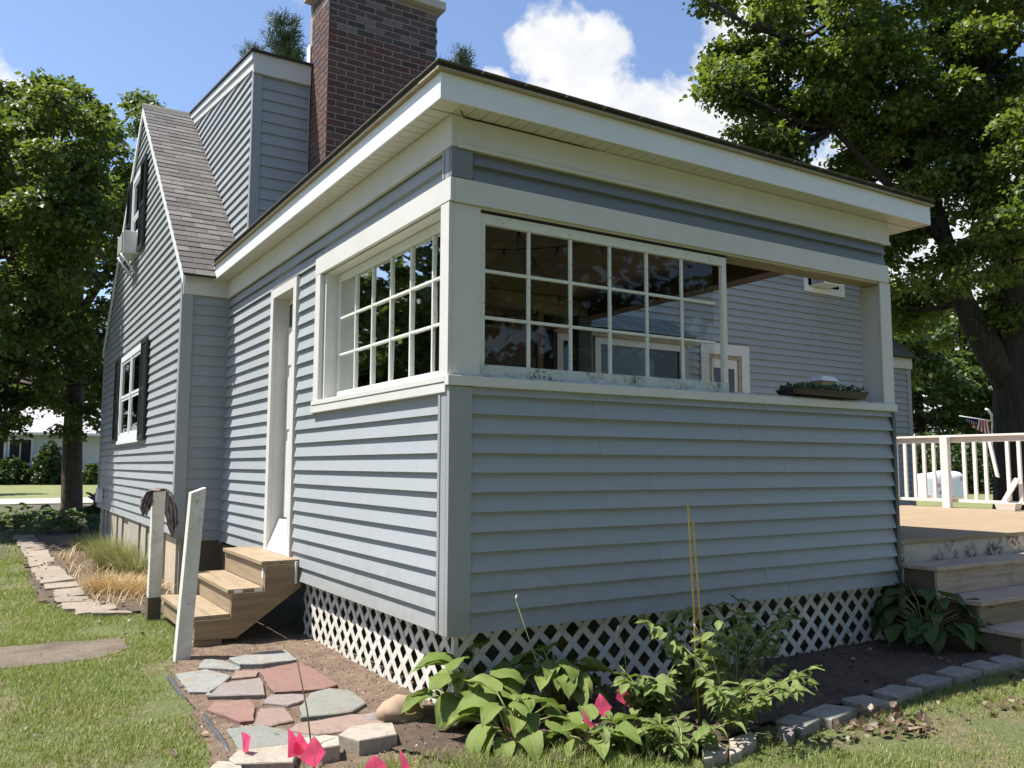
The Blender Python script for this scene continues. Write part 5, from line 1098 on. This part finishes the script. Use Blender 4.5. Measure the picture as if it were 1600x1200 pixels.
for i, (p, r) in enumerate(sk): me.skin_vertices[0].data[i].radius = (r, r)
o.modifiers.new('sub', 'SUBSURF').render_levels = 1; me.materials.append(STN); tag(o, 'small dark winged garden figure standing on the urn by the house corner', 'statue')

# ================================================================ LOW PLANTS
def m_hosta(name, a, c_):
    m = bpy.data.materials.new(name); m.use_nodes = True; nt = m.node_tree; nt.nodes.clear(); out = N(nt, 'ShaderNodeOutputMaterial')
    col = mix(nt, a, c_, rnd(nt)); col = mix(nt, col, (0.20, 0.24, 0.05), math_(nt, 'MULTIPLY', ramp(nt, noise(nt, geo_pos(nt), 9, 6, 0.65), [(0.5, 0), (0.75, 1)]), 0.5))
    b = N(nt, 'ShaderNodeBsdfPrincipled'); b.inputs['Roughness'].default_value = 0.68; b.inputs['Specular IOR Level'].default_value = 0.3; nt.links.new(col, b.inputs['Base Color']); hv_ = noise(nt, coords(nt, 'Object', (95, 5, 5)), 1.0, 2); col = mix(nt, col, (0.05, 0.09, 0.02), ramp(nt, hv_, [(0.3, 0.45), (0.5, 0)])); nt.links.new(col, b.inputs['Base Color']); bump(nt, b, hv_, 0.5, 0.006)
    t = N(nt, 'ShaderNodeBsdfTranslucent'); nt.links.new(mix(nt, col, (0.3, 0.4, 0.04), 0.35), t.inputs[0]); mx = N(nt, 'ShaderNodeMixShader'); mx.inputs[0].default_value = 0.28
    nt.links.new(b.outputs[0], mx.inputs[1]); nt.links.new(t.outputs[0], mx.inputs[2]); nt.links.new(mx.outputs[0], out.inputs[0]); return m
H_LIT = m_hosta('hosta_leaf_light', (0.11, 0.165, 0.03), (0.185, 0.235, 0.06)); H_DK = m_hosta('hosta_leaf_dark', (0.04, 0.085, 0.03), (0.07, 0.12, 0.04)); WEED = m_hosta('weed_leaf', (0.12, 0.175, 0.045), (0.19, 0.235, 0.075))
STEM = m_simple('green_stem', (0.24, 0.25, 0.08), 0.6, 0.3)
def leafmesh(name, L, Wd, droop, cup, heart, mat, pet=0.0, ribs=True, nx=9, ny=9):
    v, f = [], []
    for j in range(ny):
        t = j/(ny-1)
        prof = (math.sin(math.pi*min(1, t*0.98+0.01)**(0.62 if heart else 0.8)))**0.85 if t < 1 else 0.0
        w = Wd/2*max(prof, 0.02 if t < 1 else 0.004)
        y = L*(math.sin(t*droop)/droop if droop else t); zc_ = -L*(1-math.cos(t*droop))/droop if droop else 0
        for i in range(nx):
            s = i/(nx-1)*2-1; rib = 0.0035*math.cos(s*math.pi*4)*(1-t)*min(1, t*4) if ribs else 0
            back = -0.10*L*abs(s)**1.6*(1-t)**3 if heart else 0
            v.append((s*w, y+back+(0.008 if ribs else 0.002)*math.sin(t*17+s*3)*abs(s), zc_+cup*w*abs(s)**1.3+rib+0.012*(L/0.25)*math.sin(t*9+s*2)*abs(s)**2))
    for j in range(ny-1):
        for i in range(nx-1): f.append((j*nx+i, j*nx+i+1, (j+1)*nx+i+1, (j+1)*nx+i))
    me = bpy.data.meshes.new(name); me.from_pydata(v, [], f); me.materials.append(mat); me.polygons.foreach_set('use_smooth', [True]*len(f)); me.update(); return me
HM = [leafmesh('hosta_leaf', .27, .185, d, c, True, H_LIT) for d, c in ((.9, .35), (1.25, .2), (.55, .5), (1.5, .3), (1.0, -.1))]
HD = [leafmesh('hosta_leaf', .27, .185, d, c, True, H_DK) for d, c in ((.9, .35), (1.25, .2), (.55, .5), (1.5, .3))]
WM = [leafmesh('leaf', .105, .030, d, c, False, WEED, ribs=False, nx=5, ny=7) for d, c in ((.5, .4), (.9, .3), (1.3, .5), (.2, .6))] + [leafmesh('leaf', .095, .055, .7, .3, False, WEED, ribs=False, nx=5, ny=7)]
def place(name, me, parent, p, yaw, pitch, roll=0, s=1.0):
    o = bpy.data.objects.new(name, me); COL.objects.link(o)
    o.matrix_basis = Matrix.Translation(p) @ Matrix.Rotation(yaw, 4, 'Z') @ Matrix.Rotation(pitch, 4, 'X') @ Matrix.Rotation(roll, 4, 'Y') @ Matrix.Scale(s, 4)
    if parent: par(o, parent)
    return o
def hosta(c, n, meshes, label, R=.22, H_=.24, s=1.0, seed=0, yaws=None):
    rg = random.Random(seed); root = tag(empty('hosta_plant', (c[0], c[1], 0)), label, 'hosta', 'hostas around the porch'); parts = []
    for i in range(n):
        yaw = (i*2.4+rg.uniform(-.4, .4)); u = rg.random()**0.6; d = R*(0.35+0.75*u)*s; h = (H_*(1.15-0.75*u)+rg.uniform(-.03, .04))*s
        dx, dy = -math.sin(yaw), math.cos(yaw); p = (c[0]+dx*d, c[1]+dy*d, max(.03, h)+c[2] if len(c) > 2 else max(.03, h))
        place('leaf', rg.choice(meshes), root, p, yaw, rg.uniform(.05, .55)-0.45*u, rg.uniform(-.35, .35), s*rg.uniform(.75, 1.15))
        parts.append(tubev([(c[0]+dx*.02, c[1]+dy*.02, 0), (c[0]+dx*d*.5, c[1]+dy*d*.5, p[2]*.75), p], [.007, .006, .004], 5))
    v, f = joinvf(parts); q = mesh('stems', v, f, STEM, root, True); q['kind'] = 'stuff'; return root
def gxy(x, y): p = G(x, y); return (p[0], p[1])
hosta(gxy(735, 1125), 34, HM, 'leftmost large light green hosta against the sunlit lattice corner', s=.88, R=.27, H_=.42, seed=1)
hosta(gxy(800, 1160), 28, HM, 'light green hosta in front, with a pink flag fallen on its leaves', s=.78, R=.30, H_=.32, seed=2)
hosta(gxy(872, 1115), 30, HM, 'light green hosta in the middle with a tall pale flower stalk', s=.78, R=.26, H_=.50, seed=3)
hosta(gxy(930, 1175), 18, HM, 'low hosta at the bottom edge under the pink flags', s=.72, R=.26, H_=.2, seed=4)
hosta(gxy(880, 1050), 14, HM, 'shaded hosta with an upright leaf close to the lattice', s=.95, H_=.5, R=.14, seed=5)
hosta(gxy(1450, 1012), 64, HD, 'big dark green hosta in the shade beside the deck steps', R=.36, H_=.50, s=.95, seed=6)
hosta(gxy(1510, 1000), 16, HD, 'dark hosta crowding the lowest deck step', R=.24, H_=.26, s=1.0, seed=7)
for i, (x, y, lb) in enumerate(((30, 822, 'small shaded hosta at the left picture edge'), (52, 815, 'shaded hosta left of the tree trunk, second from the left edge'), (75, 826, 'shaded hosta in front of the tree trunk'), (98, 820, 'shaded hosta touching the tree trunk'), (62, 834, 'front shaded hosta of the far bed'), (120, 832, 'shaded hosta between trunk and urn'))):
    hosta(gxy(x, y), 30, HD, lb, R=.55, H_=.36, s=1.0, seed=10+i)
def stalk(pts, label, tip=True):
    o = tube('flower_stalk', pts, [0.004]*(len(pts)-1)+[0.0025], STEM, n=5); tag(o, label, 'flower stalk')
    if tip: tube('seed_head', [pts[-1], tuple(np.array(pts[-1])+np.array([0.004, 0, .02])), tuple(np.array(pts[-1])+np.array([0.007, 0, .035]))], [.004, .008, .002], m_simple('pale_bud', (.55, .52, .45), .7), o, 6)
b0 = gxy(872, 1120); zt = onY(806, 938, b0[1])[2]; tx_ = onY(806, 938, b0[1])[0]
stalk([(b0[0], b0[1], 0), ((b0[0]+tx_)/2-.01, b0[1], zt*.5), (tx_, b0[1], zt)], 'tall thin hosta flower stalk with a white tip against the siding')
stalk([(1.0, -.55, 0), tuple(onY(975, 1010, -.5)), tuple(onY(965, 986, -.5))], 'curved pale stalk arching in front of the lattice')
def weed(c, n, label, L=(.25, .55), seed=0, lean=.5, bias=(0, 0), name='leafy_plant', leafpool=None, cat='plant'):
    rg = random.Random(seed); root = tag(empty(name, (c[0], c[1], 0)), label, cat, 'leafy plants around the yellow stakes'); parts = []; pool = leafpool or WM
    for i in range(n):
        yaw = rg.uniform(0, 6.28); ln = rg.uniform(*L); dx, dy = -math.sin(yaw)*lean*rg.uniform(.5, 1.2)+bias[0], math.cos(yaw)*lean*rg.uniform(.4, 1)+bias[1]; pts = []
        for k in range(7):
            t = k/6; pts.append((c[0]+dx*ln*t**1.3+rg.uniform(-.01, .01), c[1]+dy*ln*t**1.3, ln*(t-.28*t*t*abs(lean)*1.3)+.01))
        parts.append(tubev(pts, [.0045]*4+[.0035, .003, .002], 5))
        for k in range(2, 7):
            for sd in (-1, 1) if k < 6 else (0, -1, 1):
                if rg.random() < .15: continue
                hd = math.atan2(-(pts[k][0]-pts[k-1][0]), pts[k][1]-pts[k-1][1]) if (pts[k][0]-pts[k-1][0]) or (pts[k][1]-pts[k-1][1]) else yaw
                place('leaf', rg.choice(pool), root, pts[k], hd+sd*rg.uniform(.7, 1.5), rg.uniform(-.4, .6), rg.uniform(-.6, .6), rg.uniform(.75, 1.35))
    v, f = joinvf(parts); q = mesh('stems', v, f, STEM, root, True); q['kind'] = 'stuff'; return root
weed(gxy(1090, 1120), 20, 'leafy green plant growing up around the yellow stakes', (.45, .8), 1, .5)
weed(gxy(1150, 1090), 17, 'leafy plant leaning right of the stakes towards the bare soil', (.45, .75), 2, .6, (.35, .1))
weed(gxy(1020, 1140), 18, 'broad-leaved plant between the pink flags and the stakes', (.22, .45), 3, .5, (-.1, 0), leafpool=[WM[4], WM[4], WM[1]])
weed(gxy(1140, 1150), 20, 'sprawling leafy plant hanging over the cracked buff stones', (.4, .65), 4, .8, (.2, -.2))
weed(gxy(985, 1180), 16, 'low leafy plant at the bottom edge below the pink flags', (.12, .28), 5, .9)
weed(gxy(1190, 1050), 5, 'shaded leafy shoots against the lattice right of the stakes', (.3, .5), 6, .5, (.2, .1))
weed(gxy(1070, 1185), 10, 'low trailing plant at the bottom edge under the stakes', (.12, .3), 7, 1.0)
# yellow stakes
YEL = m_simple('yellow_stake', (0.55, 0.36, 0.04), 0.5, 0.2)
for (xb, yb, xt, yt, lb) in ((1092, 1130, 1075, 788, 'taller yellow garden stake leaning slightly left'), (1104, 1120, 1083, 815, 'shorter yellow garden stake with white tie, right of the taller')):
    b_ = G(xb, yb); t_ = onY(xt, yt, b_[1]); o = tube('garden_stake', [(b_[0], b_[1], 0), tuple((np.array(b_)+np.array(t_))/2+np.array([0.004, 0, 0])), t_], 0.006, YEL, n=7); tag(o, lb, 'stake', 'yellow garden stakes')
    q = np.array(b_)*.55+np.array(t_)*.45; tube('tie', [q+np.array([-.006, -.007, 0]), q+np.array([.03, -.01, -.05])], .004, ALU, o, 5)
# pink marker flags
def pflag(pole0, pole1, corners, label, depth=None):
    root = tag(empty('marker_flag', pole0), label, 'marker flag', 'pink marker flags'); tube('wire', [pole0, tuple((np.array(pole0)+np.array(pole1))/2+np.array([.004, 0, 0])), pole1], 0.0016, STEEL, root, 5)
    c = [np.array(q) for q in corners]; v = []; n_ = 5
    for i in range(n_+1):
        for j in range(n_+1):
            a, b2 = i/n_, j/n_; p = (c[0]*(1-a)+c[1]*a)*(1-b2)+(c[3]*(1-a)+c[2]*a)*b2; w = .008*math.sin(a*5+b2*3)*(1); v.append(tuple(p+_f*w))
    f = [(i*(n_+1)+j, (i+1)*(n_+1)+j, (i+1)*(n_+1)+j+1, i*(n_+1)+j+1) for i in range(n_) for j in range(n_)]
    mesh('flag_sheet', v, f, PINK, root, True)
def pf(gx, gy, quad, label):
    mx_ = sum(q[0] for q in quad)/4; my_ = sum(q[1] for q in quad)/4; quad = [(mx_+(x-mx_)*1.25, my_+(y-my_)*1.25) for x, y in quad]
    b_ = G(gx, gy); Y = b_[1]; pflag(b_, onY(quad[0][0], quad[0][1], Y), [onY(x, y, Y+dy) for (x, y), dy in zip(quad, (0, .03, .05, .02))], label)
pf(392, 1200, [(378, 1147), (391, 1152), (386, 1175), (380, 1170)], 'small pink marker flag farthest left, over the grey green flagstone')
pf(470, 1225, [(452, 1143), (466, 1156), (480, 1172), (452, 1180)], 'left one of the three bunched pink marker flags')
pf(478, 1225, [(467, 1147), (480, 1163), (478, 1180), (460, 1174)], 'middle one of the three bunched pink marker flags')
pf(492, 1235, [(490, 1155), (506, 1175), (492, 1196), (472, 1183)], 'right one of the three bunched pink marker flags, in front of the dark rod')
pf(590, 1240, [(583, 1184), (600, 1193), (602, 1216), (570, 1206)], 'pink marker flag cut off by the bottom edge, left of the pair')
pf(632, 1240, [(626, 1175), (640, 1198), (640, 1212), (628, 1208)], 'narrow pink marker flag cut off by the bottom edge, right of the pair')
pf(822, 1180, [(795, 1139), (800, 1141), (824, 1163), (812, 1159)], 'crumpled pink marker flag lying on the hosta leaves')
pf(920, 1180, [(912, 1110), (921, 1126), (940, 1141), (916, 1141)], 'pink marker flag on the right hosta, lowest of the three right of the hostas')
pf(944, 1150, [(938, 1087), (953, 1104), (944, 1119), (930, 1104)], 'pink marker flag in the middle of the three right of the hostas')
pf(978, 1140, [(973, 1063), (986, 1080), (982, 1101), (965, 1090)], 'upright pink marker flag nearest the yellow stakes')
# dark rod standing on the red flagstone
a_ = G(492, 1215); tag(tube('garden_rod', [a_, onY(480, 1110, a_[1]+.25), onY(464, 1030, a_[1]+.35)], 0.004, m_simple('rusty_rod', (0.06, 0.035, 0.025), 0.8), n=6), 'thin dark rusty rod rising from the pink flags across the red flagstone', 'rod')
# ornamental dry grass beside the gable wall
def blades(name, P, yaw, lean, L, w, mat, label=None, cat=None, seg=4, kind=None, group=None):
    n = len(P); V = np.zeros((n, (seg+1)*2, 3)); dx, dy = -np.sin(yaw), np.cos(yaw)
    for k in range(seg+1):
        t = k/seg; h = L*(t-0.45*lean*t*t); d = L*lean*t**1.7*0.9; ww = w*(1-t*0.92)/2
        cx, cy, cz = P[:, 0]+dx*d, P[:, 1]+dy*d, P[:, 2]+np.maximum(h, 0.004)
        for s_, i in ((-1, 0), (1, 1)): V[:, k*2+i, 0] = cx+dy*ww*s_; V[:, k*2+i, 1] = cy-dx*ww*s_; V[:, k*2+i, 2] = cz
    K = (seg+1)*2; base = np.array([[2*k, 2*k+1, 2*k+3, 2*k+2] for k in range(seg)]); F = (base[None]+(np.arange(n)*K)[:, None, None]).reshape(-1, 4)
    me = bpy.data.meshes.new(name); me.vertices.add(n*K); me.vertices.foreach_set('co', V.reshape(-1).astype(np.float32)); me.loops.add(F.size); me.loops.foreach_set('vertex_index', F.ravel().astype(np.int32))
    me.polygons.add(len(F)); me.polygons.foreach_set('loop_start', (np.arange(len(F))*4).astype(np.int32)); me.polygons.foreach_set('loop_total', np.full(len(F), 4, np.int32))
    a = me.attributes.new('rnd', 'FLOAT', 'POINT'); a.data.foreach_set('value', np.repeat(np.random.rand(n), K).astype(np.float32)); me.update(calc_edges=True); me.materials.append(mat)
    return tag(link(name, me), label, cat, group, kind)
G_MIX = m_leaf('ornamental_grass', (0.09, 0.13, 0.035), (0.20, 0.22, 0.08), (0.40, 0.33, 0.16), 0.25); G_DRY = m_leaf('dry_straw', (0.30, 0.20, 0.09), (0.46, 0.34, 0.16), (0.58, 0.46, 0.26), 0.2)
def clump(x, y, n, R, L, mat, label, lean=.8, w=.008):
    c = G(x, y); r = np.random.rand(n)**.6*R; a = np.random.rand(n)*6.28; P = np.stack([c[0]+np.cos(a)*r, c[1]+np.sin(a)*r, np.zeros(n)], 1)
    blades('grass_clump', P, a-math.pi/2+np.random.randn(n)*.5, np.clip(np.random.rand(n)*lean+.3, 0, 1.3), np.random.uniform(.5, 1, n)*L, w, mat, label, 'grass clump', 6, group='grass clumps in the side bed')
clump(190, 893, 1500, .34, .75, G_MIX, 'tall green ornamental grass clump against the foundation')
clump(212, 905, 700, .22, .6, G_MIX, 'greyish grass clump nearest the rear white post')
clump(165, 872, 700, .3, .6, G_MIX, 'shaded grass clump farther back along the foundation')
clump(180, 925, 1100, .32, .36, G_DRY, 'dry straw-coloured grass clump spilling onto the bed', 1.0)
clump(215, 930, 600, .25, .35, G_DRY, 'flattened straw clump next to the rear post', 1.1)
clump(140, 858, 500, .3, .5, G_MIX, 'dark grass clump in the shade near the urn')
clump(268, 900, 200, .12, .25, G_DRY, 'small dry tuft growing behind the stairs', 1.0)
# lawn blades
def inpoly(x, y, poly):
    c = np.zeros(len(x), bool); j = len(poly)-1
    for i in range(len(poly)):
        xi, yi = poly[i]; xj, yj = poly[j]
        c ^= ((yi > y) != (yj > y)) & (x < (xj-xi)*(y-yi)/((yj-yi) or 1e-9)+xi); j = i
    return c
GR = m_leaf('lawn_grass', (0.10, 0.155, 0.024), (0.175, 0.225, 0.048), (0.34, 0.32, 0.13), 0.3, 0.55)
def pnoise(x, y, s, o): return np.array([mn.noise(Vector((a*s+o, b_*s, o))) for a, b_ in zip(x, y)])
def lawn(x0, x1, y0, y1, n, L, w, excl, name='grass'):
    x = np.random.uniform(x0, x1, n); y = np.random.uniform(y0, y1, n); keep = np.ones(n, bool)
    for p in excl: keep &= ~inpoly(x, y, p)
    x, y = x[keep], y[keep]
    pn = pnoise(x, y, 1.3, 5)+0.5*pnoise(x, y, 5, 9); k2 = np.random.rand(len(x)) < np.clip(0.80+pn*1.4, 0.08, 1); x, y, pn = x[k2], y[k2], pn[k2]; m_ = len(x)
    ln = L*np.random.uniform(.5, 1.25, m_)*np.clip(1+pn*0.7, .5, 1.6)
    return blades(name, np.stack([x, y, np.zeros(m_)], 1), np.random.rand(m_)*6.28, np.random.rand(m_)*.9+.15, ln, w, GR, kind='stuff', seg=2)
def shrink(pl, k):
    cx = sum(p[0] for p in pl)/len(pl); cy = sum(p[1] for p in pl)/len(pl); return [(cx+(x-cx)*k, cy+(y-cy)*k) for x, y in pl]
pathp = [G(0, 1010)[:2], G(90, 1002)[:2], G(200, 996)[:2], G(218, 1010)[:2], G(150, 1034)[:2], G(0, 1048)[:2], (-4.5, 2.7), (-4.5, 3.7)]
bedL = [(-0.5, 4.85), (-1.0, 4.92), (-1.58, 5.45), (-1.92, 6.3), (-1.88, 13), (-1.6, 20), (0, 20)]
lawn(-3.4, -0.8, -1.2, 5.6, 130000, .04, .0055, [shrink(patio_poly, .97), shrink(pathp, .93), bedL])
lawn(-3.6, -1.0, 5.6, 12, 45000, .055, .008, [bedL])
lawn(-5.5, -1.6, 12, 34, 30000, .06, .014, [bedL])
pvp = [(-1.5, -.75), (.5, -.9), (1.0, -1.28), (1.8, -1.2), (3.0, -1.02), (5.3, -1.02), (5.3, 1), (-1.5, 1)]
lawn(0.0, 6.5, -3.4, -0.95, 95000, .036, .005, [pvp]); lawn(-1.6, 0.6, -1.6, -0.55, 14000, .09, .006, [[(-.9, -.3), (.3, -.9), (1, -1), (1, 1), (-1, 1)]])
lawn(6.5, 12, -6, -1.5, 20000, .06, .01, [])
# leaf litter, clods, sticks
LIT = m_leaf('dead_leaves', (0.06, 0.04, 0.025), (0.14, 0.095, 0.06), (0.30, 0.24, 0.17), 0.15)
def litter(name, x0, x1, y0, y1, n, size, mat, z=.03, poly=None, tilt=.5):
    x = np.random.uniform(x0, x1, n); y = np.random.uniform(y0, y1, n)
    if poly: k = inpoly(x, y, poly); x, y = x[k], y[k]
    m_ = len(x); o = scatter(name, LV, LF, np.stack([x, y, np.random.uniform(.6, 1.3, m_)*z], 1), rots(m_, tilt), np.random.uniform(.5, 1.3, m_)*size, mat); return tag(o, kind='stuff')
litter('leaf_litter', .6, 5, -1.3, .1, 300, .04, LIT, .035, bed_poly); litter('leaf_litter', 1.5, 4.5, -1.75, -1.2, 110, .05, LIT, .035); litter('leaf_litter', 2.0, 2.5, -1.7, -1.3, 80, .06, LIT, .045, None, .7); litter('leaf_litter', -3.3, -.9, -1, 5, 60, .04, LIT, .03)
litter('soil_crumbs', -1.4, .4, -.8, 3.2, 5200, .012, m_leaf('crumbs', (.14, .095, .06), (.26, .18, .12), (.42, .32, .23), 0), .02, patio_poly, 1.2); litter('soil_crumbs', -.5, 5, -1.4, .3, 5200, .014, m_leaf('dark_crumbs', (.05, .035, .025), (.11, .075, .05), (.24, .18, .13), 0), .035, bed_poly, 1.2)
litter('leaf_litter', -2, -.6, 5, 13, 900, .05, LIT, .03, [(-0.5, 4.9), (-1.0, 4.95), (-1.6, 5.5), (-1.95, 6.3), (-1.9, 13), (-.5, 13)])
n = 500; P = np.stack([np.random.uniform(-1.45, -.6, n), np.random.uniform(5.2, 12, n), np.full(n, .03)], 1)
blades('twigs', P, np.random.rand(n)*6.28, np.full(n, 1.25), np.random.uniform(.15, .5, n), .008, G_DRY, kind='stuff', seg=3)
clump(1310, 1010, 160, .16, .26, m_leaf('shade_grass', (.05, .07, .03), (.10, .12, .05), (.2, .18, .1), .2), 'thin grassy tuft in the shade by the right end of the lattice', .7, .005)
# tray of succulents on the sill
trx0, trx1 = 3.16, 4.12
tr = tag(mesh('plant_tray', [(trx0, -.10, 2.195), (trx1-.02, -.10, 2.18), (trx1-.05, .14, 2.18), (trx0+.1, .14, 2.195), (trx0-.03, -.13, 2.235), (trx1+.01, -.13, 2.245), (trx1-.02, .16, 2.245), (trx0+.08, .16, 2.235)], BF, m_simple('black_tray', (0.03, 0.022, 0.02), 0.5, 0.3)), 'shallow dark tray of small plants resting on the open sill', 'plant tray')
tr.location.z += 0.0
SUC = m_leaf('succulent_leaf', (0.05, 0.08, 0.05), (0.09, 0.13, 0.08), (0.16, 0.2, 0.12), .15); nn = 700
P = np.stack([np.random.uniform(trx0+.05, trx1-.02, nn), np.random.uniform(-.12, .14, nn), np.random.uniform(2.235, 2.285, nn)], 1); q = scatter('succulents', LV, LF, P, rots(nn, .9), np.random.uniform(.02, .045, nn), SUC, tr); q['kind'] = 'stuff'
hb = tag(box('small_feeder', 3.62, 3.80, -.03, .1, 2.285, 2.33, m_simple('feeder_wood', (.38, .30, .22), .8)), 'little house-shaped box with white lid sitting on the plant tray', 'ornament')
mesh('lid', [(3.59, -.05, 2.331), (3.83, -.05, 2.331), (3.83, .12, 2.331), (3.59, .12, 2.331), (3.64, -.02, 2.375), (3.78, -.02, 2.375), (3.78, .09, 2.375), (3.64, .09, 2.375)], BF, ALU, hb)
